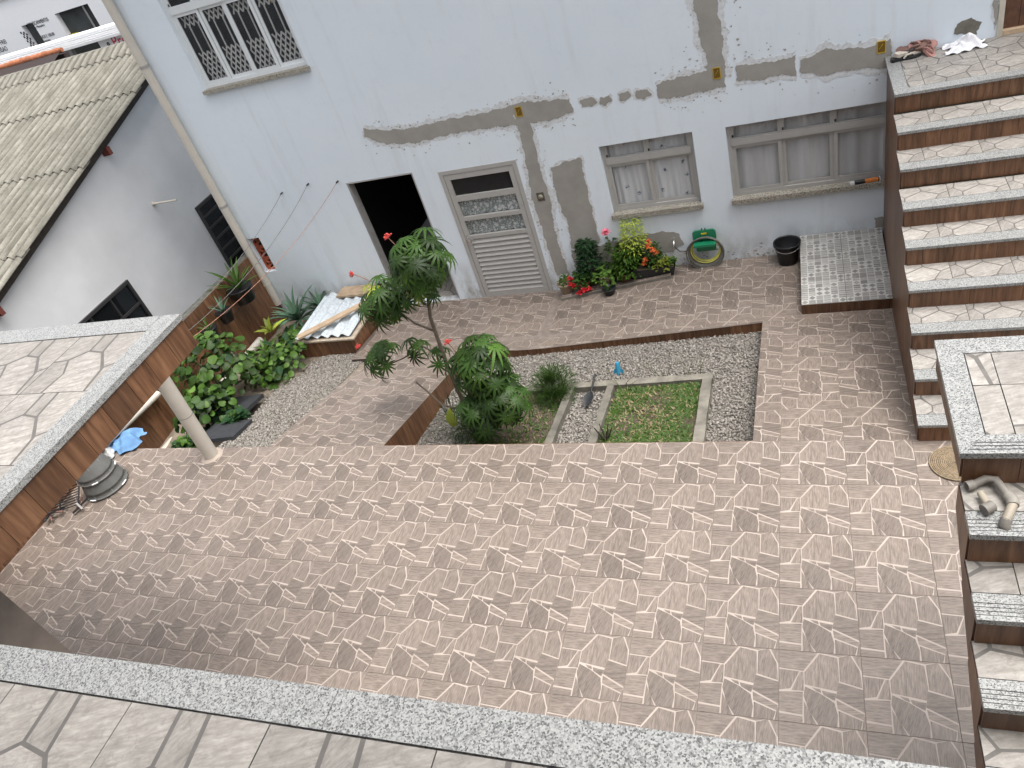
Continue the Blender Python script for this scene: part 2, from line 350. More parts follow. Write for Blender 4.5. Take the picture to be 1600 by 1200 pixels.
def clip_poly(P, u0, v0, u1, v1):
    for ax, lim, sg in ((0,u0,1),(0,u1,-1),(1,v0,1),(1,v1,-1)):
        out = []
        for i, p in enumerate(P):
            q = P[(i+1) % len(P)]; a = (p[ax]-lim)*sg; b = (q[ax]-lim)*sg
            if a >= 0: out.append(p)
            if (a > 0) != (b > 0) and abs(a-b) > 1e-9:
                t = a/(a-b); out.append((p[0]+(q[0]-p[0])*t, p[1]+(q[1]-p[1])*t))
        P = out
        if len(P) < 3: return []
    return P
def inset(P, d):
    c = (sum(p[0] for p in P)/len(P), sum(p[1] for p in P)/len(P)); out = []
    for p in P:
        l = math.hypot(p[0]-c[0], p[1]-c[1]) or 1; k = max(.5, 1-d/l); out.append((c[0]+(p[0]-c[0])*k, c[1]+(p[1]-c[1])*k))
    return out
TCACHE = {}
def tile_mesh(kind, sx, sy, u0, v0, u1, v1, thick=.008):
    key = (kind, round(sx,3), round(sy,3), round(u0,2), round(v0,2), round(u1,2), round(v1,2))
    if key in TCACHE: return TCACHE[key]
    pat, mats, ins = {'taupe': (TAUPE, [TILE_LINE, TILE_FRAG], -.0015), 'cream': (CREAM, [STONE_LINE, STONE_FRAG], -.004), 'big': (BIG, [STONE_LINE, STONE_FRAG], -.003), 'grey': (GREY, [GREY_LINE, GREY_FRAG], .002)}[kind]
    cx = (u0+u1)/2; cy = (v0+v1)/2; g = .003 if kind != 'grey' else .007; mb = MB()
    def L(u, v, z): return ((u-cx)*sx, (v-cy)*sy, z)
    hx = (u1-u0)*sx/2-g/2; hy = (v1-v0)*sy/2-g/2
    mb.box(-hx, hx, -hy, hy, -thick, 0, 0, .999)
    for k, (P, ang, tone) in enumerate(pat):
        Q = [(u, 1-v) for u, v in P][::-1] if kind in ('taupe',) else P
        Q = clip_poly(inset(Q, ins*1.1), u0+.004, v0+.004, u1-.004, v1-.004)
        if len(Q) < 3: continue
        a = R(ang); ca, sa = math.cos(a), math.sin(a)
        uv = [((u*ca+v*sa)*1.0+k*3.7, (-u*sa+v*ca)*1.0+k*1.9) for u, v in Q]
        A = sum(Q[i][0]*Q[(i+1)%len(Q)][1]-Q[(i+1)%len(Q)][0]*Q[i][1] for i in range(len(Q)))
        if A < 0: Q = Q[::-1]; uv = uv[::-1]
        mb.poly([L(u, v, .0008) for u, v in Q], 1, tone, uv)
    me = mb.mesh(kind+'_tile', mats); TCACHE[key] = me; return me
def lay(parent, kind, x0, y0, sx, sy, clip, fn, rot180=False, name='tile', jit=.0006):
    xa, ya, xb, yb = max(x0, clip[0]), max(y0, clip[1]), min(x0+sx, clip[2]), min(y0+sy, clip[3])
    if xb-xa < .03 or yb-ya < .03: return
    u0, v0, u1, v1 = (xa-x0)/sx, (ya-y0)/sy, (xb-x0)/sx, (yb-y0)/sy
    if rot180: u0, v0, u1, v1 = 1-u1, 1-v1, 1-u0, 1-v0
    cx, cy = (xa+xb)/2, (ya+yb)/2; e = .12
    sxx = (fn(cx+e, cy)-fn(cx-e, cy))/(2*e); syy = (fn(cx, min(yb, cy+e))-fn(cx, max(ya, cy-e)))/(min(yb, cy+e)-max(ya, cy-e))
    o = inst(name, tile_mesh(kind, sx, sy, u0, v0, u1, v1), parent, (cx, cy, fn(cx, cy)+rnd.uniform(-jit, jit)))
    rx = math.atan(syy); ry = -math.atan(sxx); Mx = Matrix.Rotation(ry, 4, 'Y') @ Matrix.Rotation(rx, 4, 'X')
    if rot180: Mx = Mx @ Matrix.Rotation(math.pi, 4, 'Z')
    o.rotation_euler = Mx.to_euler(); o.scale = (math.sqrt(1+sxx*sxx), math.sqrt(1+syy*syy), 1)
    return o

# ------------------------------------------------------------------ patio, ramps and the walk along the house
TX, TY = .5, .491
mb = MB(); low = lambda x, y: zf(x, y)-.009
sheet(mb, -8.6, 3.6, -6.5, 0, lambda x, y: -.009, 2.0); sheet(mb, -.225, 1.14, 0, 2.35, low); sheet(mb, -5.42, -3.93, 0, 2.35, low); sheet(mb, -5.77, 1.2, 2.35, WY-.002, low)
for k in range(8):
    a, b = 2.37*k/8, 2.37*(k+1)/8; mb.add([(-5.42,a,zf(-5.42,a)-.01),(-5.42,b,zf(-5.42,b)-.01),(-5.42,b,zf(-5.42,b)-.2),(-5.42,a,zf(-5.42,a)-.2)], [(0,1,2,3)])
mb.add([(-5.77,2.372,zf(-5.7,2.37)-.006),(-5.42,2.372,zf(-5.5,2.37)-.006),(-5.42,2.372,-1.0),(-5.77,2.372,-1.0)], [(0,1,2,3)]); mb.add([(-5.768,2.372,zf(-5.7,2.37)-.008),(-5.768,3.9,-.838),(-5.768,3.9,-1.0),(-5.768,2.372,-1.0)], [(0,1,2,3)])
patio = mb.build('patio', GROUT); tag(patio, kind='structure')
for r in range(9):
    for c in range(-17, 4):
        lay(patio, 'taupe', c*TX, -(r+1)*TY, TX, TY, (-8.3, -6.0, 1.62, 0), zf)
for r in range(5):
    for c in range(-1, 3): lay(patio, 'taupe', c*TX, r*TY*.985, TX, TY*.985, (-.225, 0, 1.062, 2.46), zf, rot180=(r == 1))
    for c in range(-11, -7): lay(patio, 'taupe', c*TX+.0, r*TY*.965, TX, TY*.965, (-5.42, 0, -3.93, 2.37), zf)
for k in range(-5, 5):                                             # walk below the wall, two laying fields
    for q, y in enumerate((2.14, 2.63, 3.12, 3.61)):
        lay(patio, 'taupe', -3.60+k*TX, y, TX, .49, (-5.77, 2.37 if -3.6+k*TX < -3.5 else 2.36, -1.86, WY), zf)
    for q, y in enumerate((1.95, 2.44, 2.93, 3.42)):
        lay(patio, 'taupe', -1.86+(k+5)*TX, y, TX, .49, (-1.86, 2.36, 1.10, WY), zf, rot180=(q in (1, 3)))

# brown edging of the gravel bed: each piece a tile of its own
def panels_x(parent, x0, x1, y, zt, zb, w=.30, th=.014, name='panel', face=-1, jit=.03):
    """vertical brown tiles along X on a face at y; zt, zb give the top and bottom height at x"""
    x = x0
    while x < x1-.02:
        xe = min(x1, x+w*(1+rnd.uniform(-jit, jit)))
        a, b = x+.0015, xe-.0015; ya, yb = (y, y+face*th)
        V = [(a,ya,zb(a)),(b,ya,zb(b)),(b,ya,zt(b)),(a,ya,zt(a)),(a,yb,zb(a)),(b,yb,zb(b)),(b,yb,zt(b)),(a,yb,zt(a))]
        MB().add(V, [(0,1,2,3),(7,6,5,4),(0,4,5,1),(1,5,6,2),(2,6,7,3),(3,7,4,0)]).build(name, WOODTILE, parent); x = xe
def panels_y(parent, y0, y1, x, zt, zb, w=.30, th=.014, name='panel', face=1, jit=.03):
    y = y0
    while y < y1-.02:
        ye = min(y1, y+w*(1+rnd.uniform(-jit, jit))); a, b = y+.0015, ye-.0015
        xs = (lambda q: x(q)) if callable(x) else (lambda q: x)
        V = [(xs(a),a,zb(a)),(xs(b),b,zb(b)),(xs(b),b,zt(b)),(xs(a),a,zt(a)),(xs(a)+face*th,a,zb(a)),(xs(b)+face*th,b,zb(b)),(xs(b)+face*th,b,zt(b)),(xs(a)+face*th,a,zt(a))]
        MB().add(V, [(3,2,1,0),(4,5,6,7),(1,5,4,0),(2,6,5,1),(3,7,6,2),(0,4,7,3)]).build(name, WOODTILE, parent); y = ye
mb = MB(); mb.box(-3.95, -.2, -.12, -.002, -1.0, -.012)
bed_edge = thing('planter_edging', 'brown wood-look tile edging around the sunken gravel bed', 'edging', (0,0,0))
mb.build('core', CONC, bed_edge)
panels_x(bed_edge, -3.93, -.2, 2.372, lambda x: zf(x, 2.37)-.012, lambda x: zg(x, 2.35)-.08, .42)
panels_y(bed_edge, 0.0, 2.37, -3.945, lambda y: zf(-3.95, y)-.012, lambda y: zg(-3.9, y)-.08, .42)
panels_y(bed_edge, 0.0, 2.37, -.213, lambda y: zf(-.2, y)-.012, lambda y: zg(-.2, y)-.08, .42, face=-1)
panels_x(bed_edge, -3.93, -.2, .0, lambda x: -.012, lambda x: zg(x, 0)-.08, .42, face=1)

# ------------------------------------------------------------------ gravel
mb = MB(); sheet(mb, -3.94, -.21, .0, 2.38, lambda x, y: zg(x, y)-.012, .3)
gb = mb.build('gravel_bed_ground', plain('gravel_ground', (.17,.155,.135), .95, var=.4, scale=40, bump=.6)); tag(gb, kind='structure')
mb = MB(); gz_side = lambda x, y: zf(x, y)-.07-.42*min(1, max(0, (-6.25-x)/.5))*math.exp(-(y/1.1)**2)
sheet(mb, -8.0, -5.35, -.0, 3.93, gz_side, .2)
gg = mb.build('side_garden_ground', DIRT); tag(gg, kind='structure')
def pebbles(name, pts, fn, label, size=(.008, .0185)):
    n = len(pts); rs = np.random.RandomState(5)
    base = np.array([(1,0,0),(0,1,0),(-1,0,0),(0,-1,0),(0,0,1),(0,0,-1)], float); FB = np.array([(0,1,4),(1,2,4),(2,3,4),(3,0,4),(1,0,5),(2,1,5),(3,2,5),(0,3,5)])
    s = rs.uniform(size[0], size[1], n); V = np.repeat(base[None], n, 0)*rs.uniform(.6, 1.3, (n, 6, 1))
    V *= np.stack([s*rs.uniform(.8,1.4,n), s*rs.uniform(.7,1.1,n), s*rs.uniform(.45,.8,n)], 1)[:, None, :]
    a = rs.uniform(0, 6.28, n); ca, sa = np.cos(a)[:, None], np.sin(a)[:, None]; tl = rs.uniform(-.6, .6, n)[:, None]
    x = V[...,0]*ca-V[...,1]*sa; y = V[...,0]*sa+V[...,1]*ca; z = V[...,2]+x*tl
    P = np.array(pts); zz = np.array([fn(px, py) for px, py in pts])+rs.uniform(-.008, .008, n)
    V = np.stack([x+P[:,0:1], y+P[:,1:2], z+zz[:,None]], -1).reshape(-1, 3)
    F = (FB[None]+6*np.arange(n)[:, None, None]).reshape(-1, 3)
    me = bpy.data.meshes.new(name); me.vertices.add(len(V)); me.vertices.foreach_set('co', V.ravel())
    me.loops.add(F.size); me.loops.foreach_set('vertex_index', F.ravel().astype(np.int32)); me.polygons.add(len(F))
    me.polygons.foreach_set('loop_start', np.arange(0, F.size, 3, dtype=np.int32)); me.polygons.foreach_set('loop_total', np.full(len(F), 3, np.int32)); me.polygons.foreach_set('use_smooth', np.ones(len(F), bool))
    at = me.attributes.new('tone', 'FLOAT', 'FACE'); at.data.foreach_set('value', np.repeat(np.clip(rs.normal(.52, .16, n), 0, 1), 8).astype(np.float32))
    me.materials.append(PEBBLE); me.update(); me.validate()
    o = bpy.data.objects.new(name, me); link(o); tag(o, label, 'gravel', kind='stuff'); return o
def in_bed(x, y): return (-1.75 < x < -.80 and .0 < y < 1.36) or (-3.15 < x < -2.32 and .0 < y < 1.36)
pts = []
rs = np.random.RandomState(3)
while len(pts) < 26000:
    x, y = rs.uniform(-3.93, -.22), rs.uniform(.3, 2.36)
    if not in_bed(x, y): pts.append((x, y))
pebbles('gravel', pts, lambda x, y: zg(x, y), 'pale grey pebbles filling the sunken bed in the patio')
pts = []
while len(pts) < 13000:
    y = rs.uniform(.02, 3.1); x = rs.uniform(-6.75, -5.36-.1*y)
    if x > -6.55+.08*math.sin(7*y)+.12*y-rs.uniform(0, .25): pts.append((x, y))
pebbles('gravel', pts, lambda x, y: gz_side(x, y)+.012, 'pale gravel strip between the leafy plants and the tiled path')

# ------------------------------------------------------------------ upper terrace the camera stands on (L shape, with the left wing)
TZ = 3.10
ter = thing('terrace', 'upper terrace with cream stone tiles, granite coping and brown tile fascia', 'terrace', (0,0,0))
mb = MB(); mb.box(-9.5, -3.07, -9.0, -2.02, TZ-.21, TZ-.034); mb.box(-3.07, 3.2, -9.0, -4.05, TZ-.21, TZ-.034); mb.build('slab', WHITE, ter)
flat = lambda x, y: TZ-.004
for i in range(14):
    for j in range(14):
        lay(ter, 'big', -3.19-(i+1)*.515, -2.15-(j+1)*.525+.02, .515, .525, (-9.4, -8.9, -3.19, -2.15), flat)
for i in range(14):
    for j in range(8):
        lay(ter, 'big', -2.87-.32+i*.515, -4.15-(j+1)*.515, .515, .515, (-3.19, -8.9, 3.1, -4.15), flat)
def coping(x0, x1, y0, y1, n, along):
    for k in range(n):
        a, b = k/n, (k+1)/n; g = .0012
        mb = MB()
        if along == 'x': mb.box(x0+(x1-x0)*a+g, x0+(x1-x0)*b-g, y0, y1, TZ-.034, TZ)
        else: mb.box(x0, x1, y0+(y1-y0)*a+g, y0+(y1-y0)*b-g, TZ-.034, TZ)
        mb.build('coping', GRANITE, ter)
coping(-3.045, 3.2, -4.147, -4.03, 3, 'x')                          # near edge
coping(-3.187, -3.045, -4.147, -2.147, 1, 'y'); coping(-9.5, -3.19, -2.147, -2.005, 3, 'x')
MB().add([(-3.187,-2.147,TZ-.034),(-3.045,-2.147,TZ-.034),(-3.045,-2.005,TZ-.034),(-3.187,-2.005,TZ-.034),(-3.187,-2.147,TZ),(-3.045,-2.147,TZ),(-3.045,-2.005,TZ),(-3.187,-2.005,TZ)], [(3,2,1,0),(4,5,6,7),(0,1,5,4),(1,2,6,5),(2,3,7,6),(3,0,4,7)]).build('coping', GRANITE, ter)
panels_y(ter, -4.05, -2.01, -3.068, lambda y: TZ-.036, lambda y: TZ-.215, .19, name='fascia_tile', jit=.12)
panels_x(ter, -9.4, -3.06, -2.018, lambda x: TZ-.036, lambda x: TZ-.215, .19, name='fascia_tile', face=1)
panels_x(ter, -3.05, 3.1, -4.048, lambda x: TZ-.036, lambda x: TZ-.215, .19, name='fascia_tile', face=1)
pil = thing('pillar', 'dark grey tiled pillar under the terrace corner at the bottom left', 'pillar', (0,0,0))
mb = MB(); mb.box(-3.60, -3.30, -3.87, -3.575, 0, TZ-.212); mb.build('shaft', plain('grey_wood_tile', (.16,.135,.115), .5, var=.25, scale=5), pil)
mb = MB(); mb.box(-3.62, -3.28, -3.89, -3.555, 0.0, .08); mb.build('base', CONC, pil)

# ------------------------------------------------------------------ far flight of stairs to the upper door
st = thing('staircase', 'tall outdoor staircase with granite nosings and brown risers against the house', 'staircase', (0,0,0))
def sx_(y): return 1.035+max(0, y)*.0225
NOS = [(-0.032, 0.1844), (0.306, 0.3689), (0.675, 0.5533), (1.014, 0.7378), (1.387, 0.9222), (1.727, 1.1067), (2.107, 1.2911), (2.479, 1.4756), (2.904, 1.66)]
XR = 3.4
prevY = None
for k, (ny, nz) in enumerate(NOS):
    top = k == len(NOS)-1; yb = WY if top else NOS[k+1][0]+.03; xl = sx_(ny)
    zb = 0 if k == 0 else NOS[k-1][1]
    # riser tiles
    x = xl+.012
    while x < XR:
        w = rnd.choice((.11, .12, .16, .21, .13)); xe = min(XR, x+w)
        mb = MB(); mb.box(x+.001, xe-.001, ny+.012, ny+.028, (zb if k else -.02), nz-.027); mb.build('riser_tile', WOODTILE, st); x = xe
    if not top:
        mb = MB(); mb.box(xl, XR, ny, ny+.125, nz-.026, nz); mb.build('nosing', GRANITE, st)
        off = rnd.uniform(-.3, 0); fl = rnd.random() < .4
        for i in range(7): lay(st, 'cream', xl+off+i*.45, ny-.02-.03*(k % 3), .45, .45, (xl, ny+.127, XR, yb), lambda x, y, z=nz: z-.001, rot180=fl)
    else:
        mb = MB(); mb.box(xl, XR, ny, ny+.125, nz-.026, nz); mb.build('nosing', GRANITE, st)
        mb = MB(); mb.box(xl, xl+.125, ny+.127, WY, nz-.026, nz); mb.build('nosing', GRANITE, st)
        for i in range(6):
            for j in range(3): lay(st, 'cream', xl+.127-.36+i*.5, ny+.127-.04+j*.5, .5, .5, (xl+.127, ny+.127, XR, WY), lambda x, y, z=nz: z-.001)
mb = MB()
for k, (ny, nz) in enumerate(NOS):
    yb = WY if k == len(NOS)-1 else NOS[k+1][0]+.03; zlo = -.9
    V = [(sx_(ny)+.016, ny+.03, zlo), (XR, ny+.03, zlo), (XR, yb+.0, zlo), (sx_(yb)+.016, yb, zlo)]; V += [(a, b, nz-.03) for a, b, _ in V]
    mb.add(V, [(3,2,1,0),(4,5,6,7),(0,1,5,4),(1,2,6,5),(2,3,7,6),(3,0,4,7)])
mb.build('core', CONC, st)
for k, (ny, nz) in enumerate(NOS):
    yb = WY-.01 if k == len(NOS)-1 else NOS[k+1][0]+.03
    panels_y(st, ny+.028, yb, lambda y: sx_(y)+.016, lambda y, z=nz: z-.028, lambda y: min(0, zf(1.0, y))-.05, .5, name='side_tile', face=-1)

# ------------------------------------------------------------------ near flight with its landing
s2 = thing('staircase', 'nearer staircase at the right edge with grooved granite steps and a tiled landing', 'staircase', (0,0,0))
LX, LZ, LY0, LY1 = .80, 2.47, -2.535, -1.835; LXR = 2.5
def grooved(x0, x1, y, z, d=.125):
    mb = MB(); mb.box(x0, x1, y, y+.02, z-.028, z)
    for g in range(3): mb.box(x0, x1, y+.023+g*.017, y+.037+g*.017, z-.028, z-.0002)
    mb.box(x0, x1, y+.0745, y+d, z-.028, z-.0002); mb.box(x0+.001, x1, y+.005, y+d-.002, z-.026, z-.005, 1)
    mb.build('nosing', [GRANITE, CHAR], s2)
for a, P in (('f', [(LX,LY0),(LXR,LY0),(LXR,LY0+.10),(LX+.10,LY0+.10)]), ('l', [(LX,LY0+.002),(LX+.098,LY0+.10),(LX+.098,LY1-.10),(LX,LY1-.002)]), ('b', [(LX,LY1),(LX+.10,LY1-.10),(LXR,LY1-.10),(LXR,LY1)])):
    n = len(P); V = [(x, y, LZ-.028) for x, y in P]+[(x, y, LZ) for x, y in P]
    mb = MB(); F = [tuple(range(n, 2*n)) if a != 'b' else tuple(range(2*n-1, n-1, -1)), tuple(range(n))] + [(i, (i+1) % n, n+(i+1) % n, n+i) for i in range(n)]
    mb.add(V, F)
    if a == 'f':
        for g in range(3): mb.box(LX+.03+.017*g, LXR, LY0+.020+g*.018, LY0+.024+g*.018, LZ-.001, LZ+.0012, 1)
    mb.build('coping', [GRANITE, CHAR], s2)
for i in range(5):
    for j in range(2): lay(s2, 'big', LX+.10-.40+i*.5, LY0+.10+.29-.5+j*.5, .5, .5, (LX+.101, LY0+.101, LXR, LY1-.101), lambda x, y: LZ-.003)
NR, RT, RR = 8, .24, .186
for k in range(1, NR):
    z = LZ-RR*k; y = LY0-RT*k
    if z < .1: break
    grooved(LX+.012, LXR, y, z, .115)
    for i in range(5): lay(s2, 'big', LX-.33+i*.5+.2*(k % 2), y-.1+.05*(k % 3), .5, .5, (LX+.012, y+.117, LXR, y+RT+.03), lambda x, yy, zz=z: zz-.002, rot180=(k % 2 == 0))
for k in range(0, NR):
    z = LZ-RR*k; y = LY0-RT*k; x = LX+.02
    while x < LXR:
        xe = min(LXR, x+.19); mb = MB(); mb.box(x+.001, xe-.001, y+.02, y+.034, z-RR+.001, z-.029); mb.build('riser_tile', WOODTILE, s2); x = xe
mb = MB()
mb.box(LX+.03, LXR, LY0+.035, LY1-.012, LZ-.16, LZ-.03)
for k in range(1, NR):
    z = LZ-RR*k; y = LY0-RT*k; V = []
    for xx in (LX+.03, LXR): V += [(xx, y+.035, z-.03), (xx, y+RT+.034, z-.03), (xx, y+RT+.034, z-.03-.13), (xx, y+.035, z-.03-.13-RR)]
    mb.add(V, [(0,1,2,3),(7,6,5,4),(0,4,5,1),(1,5,6,2),(2,6,7,3),(3,7,4,0)])
mb.build('core', CONC, s2)
for k in range(0, NR):
    z = LZ-RR*k; y = LY0-RT*k; mb = MB(); yb = LY1-.005 if k == 0 else y+RT+.0; x0, x1 = LX+.014, LX+.0285
    zt = z-.030; V = []
    lo = (lambda q: LZ-.17) if k == 0 else (lambda q: z-.165-RR*(y+RT-q)/RT)
    for xx in (x0, x1): V += [(xx, y+.036, lo(y+.036)), (xx, yb+.034 if k else yb, lo(yb)), (xx, yb+.034 if k else yb, zt), (xx, y+.036, zt)]
    mb.add(V, [(3,2,1,0),(4,5,6,7),(0,1,5,4),(1,2,6,5),(2,3,7,6),(3,0,4,7)]); mb.build('side_tile', WOODTILE, s2)
col = MB(); col.box(1.9, 2.2, -2.3, -2.0, 0, LZ-.162); col.build('support', CONC, s2)

# ------------------------------------------------------------------ grey tiled platform at the foot of the stairs
pf = thing('platform', 'low platform of grey mosaic tiles with brown edge beside the black bucket', 'platform', (0,0,0))
PZ = -.35
mb = MB(); mb.box(.205, 1.085, 2.47, WY-.004, -.75, PZ-.012); mb.box(1.087, 1.118, 2.0, WY-.004, -.75, PZ-.12); mb.build('core', CONC, pf)
for i in range(3):
    for j in range(4): lay(pf, 'grey', .19+i*.46, 2.45+j*.46, .46, .46, (.19, 2.45, 1.105, WY-.004), lambda x, y: PZ)
panels_x(pf, .19, 1.10, 2.466, lambda x: PZ-.012, lambda x: zf(x, 2.43)-.06, .3)
panels_y(pf, 2.46, 3.9, .204, lambda y: PZ-.012, lambda y: zf(.2, y)-.06, .5, face=-1)
# ================================================================== the house
house = thing('house', 'blue-white rendered house with mortar-patched wall, windows and two ground-floor doors', 'house', (0,0,0))
def wall_with_holes(x0, x1, z0, z1, holes, y, depth):
    xs = sorted({x0, x1, *[h[0] for h in holes], *[h[1] for h in holes]}); zs = sorted({z0, z1, *[h[2] for h in holes], *[h[3] for h in holes]})
    mb = MB()
    for a, b in zip(xs[:-1], xs[1:]):
        for c, d in zip(zs[:-1], zs[1:]):
            if any(h[0] <= (a+b)/2 <= h[1] and h[2] <= (c+d)/2 <= h[3] for h in holes): continue
            mb.add([(a,y,c),(b,y,c),(b,y,d),(a,y,d)], [(0,1,2,3)])
    for a, b, c, d in holes:
        V = [(a,y,c),(b,y,c),(b,y,d),(a,y,d),(a,y+depth,c),(b,y+depth,c),(b,y+depth,d),(a,y+depth,d)]
        mb.add(V, [(0,4,5,1),(1,5,6,2),(2,6,7,3),(3,7,4,0)])
    return mb
HD1 = (-5.69, -4.64, -.832, 1.262)          # open doorway
HD2 = (-4.265, -3.15, -.842, 1.205)         # metal door
HW1 = (-2.055, -.925, .265, 1.195)
HW2 = (-.548, 1.75, .265, 1.184)
HW3 = (-7.17, -5.49, 2.86, 4.30)
HV = (-7.815, -7.59, .02, .63)              # clay vent blocks
HD3 = (2.09, 3.3, 1.66, 3.75)               # wooden door on the stair landing
W0, W1 = -7.98, 4.2
mb = wall_with_holes(W0, W1, -1.2, 5.7, [HD1, HD2, HW1, HW2, HW3, HV, HD3], WY, .13)
mb.add([(W0,WY,-1.2),(W0,WY,5.7),(W0,14,5.7),(W0,14,-1.2)], [(0,1,2,3)]); mb.add([(W1,WY,-1.2),(W1,14,-1.2),(W1,14,5.7),(W1,WY,5.7)], [(0,1,2,3)])
mb.build('wall', PLASTER, house)
mb = MB(); mb.box(W0-.3, W1+.3, WY-.55, 14, 5.7, 5.85); mb.build('roof', plain('roof_slab', (.5,.5,.5), .8), house)
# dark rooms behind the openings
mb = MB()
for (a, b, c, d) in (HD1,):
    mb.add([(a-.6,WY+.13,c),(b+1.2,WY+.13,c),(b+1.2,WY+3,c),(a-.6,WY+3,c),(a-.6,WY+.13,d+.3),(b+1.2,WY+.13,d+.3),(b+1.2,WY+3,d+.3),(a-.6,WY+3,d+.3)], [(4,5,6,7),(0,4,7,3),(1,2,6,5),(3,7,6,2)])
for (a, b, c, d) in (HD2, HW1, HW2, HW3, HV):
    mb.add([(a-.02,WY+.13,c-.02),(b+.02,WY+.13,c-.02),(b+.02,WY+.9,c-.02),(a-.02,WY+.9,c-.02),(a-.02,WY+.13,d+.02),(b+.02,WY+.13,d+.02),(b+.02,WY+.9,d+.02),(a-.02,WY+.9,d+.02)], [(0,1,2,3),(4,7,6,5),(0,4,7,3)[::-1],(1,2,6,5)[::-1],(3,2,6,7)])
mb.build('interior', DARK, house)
# ---- open doorway: tiled jamb, tiled floor inside, door leaf swung in
dw = MB(); dw.box(HD1[0]+.001, HD1[0]+.02, WY+.001, WY+.14, HD1[2], HD1[3]-.003); dw = dw.build('doorway', GREYTILE, house)
for k in range(5):
    z0 = HD1[2]+.005+k*.42; mb = MB(); mb.box(HD1[0]+.02, HD1[0]+.032, WY-.006, WY+.13, z0, min(z0+.415, HD1[3]-.01)); mb.build('jamb_tile', GREYTILE, dw)
for i in range(5):
    for j in range(4):
        o = lay(dw, 'big', -6.1+i*.45, WY+.0+j*.45, .45, .45, (HD1[0]-.55, WY+.004, HD1[1]+1.0, WY+2.2), lambda x, y: -.834)
mb = MB(); mb.box(HD1[1]-.03, HD1[1]-.003, WY+.02, WY+.12, HD1[2], HD1[3]-.03); mb.build('door_frame', ALU, dw)
mb = MB(); mb.box(HD1[1]-.055, HD1[1]-.031, WY+.09, WY+.98, HD1[2]+.01, HD1[3]-.05); mb.build('door_leaf', ALU, dw)
mb = MB(); mb.box(HD1[1]-.10, HD1[1]-.056, WY+.86, WY+.90, .14, .30); mb.build('door_handle', BRASS, dw)
mb = MB(); mb.box(HD1[0], HD1[1], WY-.004, WY+.03, HD1[3]-.018, HD1[3]-.003); mb.build('lintel_trim', ALU, dw)

# ---- metal door with louvred foot, two curtained panes and a fluted top light
a, b, c, d = HD2; y = WY+.012
mb = MB(); w = .055
mb.box(a, a+w, y-.02, y+.06, c, d); mb.box(b-w, b, y-.02, y+.06, c, d); mb.box(a+w, b-w, y-.02, y+.06, d-w, d)
door = mb.build('door', ALU, house); door['label'] = 'grey aluminium door with louvred foot and lace-curtained panes'
a2, b2, c2, d2 = a+w+.006, b-w-.006, c+.012, d-w-.006; yf = y+.004; st_ = .07
mb = MB(); mb.box(a2, a2+st_, yf-.018, yf+.03, c2, d2); mb.box(b2-st_, b2, yf-.018, yf+.03, c2, d2)
zt = d2-st_; levels = [c2, c2+.085, c2+.985, c2+1.04, c2+1.275, c2+1.335, c2+1.575, c2+1.655, d2-.075, d2]
for k in (0, 2, 4, 6, 8): mb.box(a2+st_, b2-st_, yf-.018, yf+.03, levels[k], levels[k+1])
mb.build('leaf_frame', ALU, door)
z = levels[1]; n = 12; h = (levels[2]-levels[1])/n
for k in range(n):
    x0, x1 = a2+st_+.001, b2-st_-.001; V = [(x0,yf-.020,z+k*h+.006),(x1,yf-.020,z+k*h+.006),(x1,yf+.012,z+(k+1)*h+.002),(x0,yf+.012,z+(k+1)*h+.002),(x0,yf-.020,z+k*h),(x1,yf-.020,z+k*h),(x1,yf+.02,z+k*h+.0),(x0,yf+.02,z+k*h+.0)]
    MB().add(V, [(0,1,2,3),(4,5,1,0),(4,7,6,5),(3,2,6,7)]).build('slat', ALU, door)
for k in (3, 5):
    mb = MB(); mb.box(a2+st_, b2-st_, yf+.004, yf+.008, levels[k]+.001, levels[k+1]-.001); mb.build('pane', GLASS, door)
    mb = MB(); NX = 40; V = []; 
    for i in range(NX+1):
        x = a2+st_+(b2-b2+ (b2-st_-a2-st_))*i/NX; yy = yf+.035+.012*math.sin(i*1.3)+.006*math.sin(i*.47); V += [(x, yy, levels[k]+.002), (x, yy, levels[k+1]-.002)]
    mb.add(V, [(2*i, 2*i+2, 2*i+3, 2*i+1) for i in range(NX)], 0, True); mb.build('curtain', CURT3, door)
mb = MB(); NX = 60; V = []
for i in range(NX*2+1):
    x = a2+st_+(b2-a2-2*st_)*i/(NX*2); V += [(x, yf+.006+(.006 if i % 2 else 0), levels[7]), (x, yf+.006+(.006 if i % 2 else 0), levels[8])]
mb.add(V, [(2*i, 2*i+2, 2*i+3, 2*i+1) for i in range(NX*2)]); o = mb.build('fluted_pane', NT('x').m, door)
o.data.materials[0] = plain('fluted_dark_glass', (.02,.02,.021), .25, var=.1)
mb = MB(); mb.beam((a2+.035, yf-.02, c2+1.0), (a2+.035, yf-.055, c2+1.0), .02, .02); mb.beam((a2+.035, yf-.055, c2+1.0), (a2+.13, yf-.055, c2+1.0), .018, .018); mb.box(a2+.022, a2+.048, yf-.022, yf-.016, c2+.90, c2+1.06); mb.build('handle', BRASS, door)

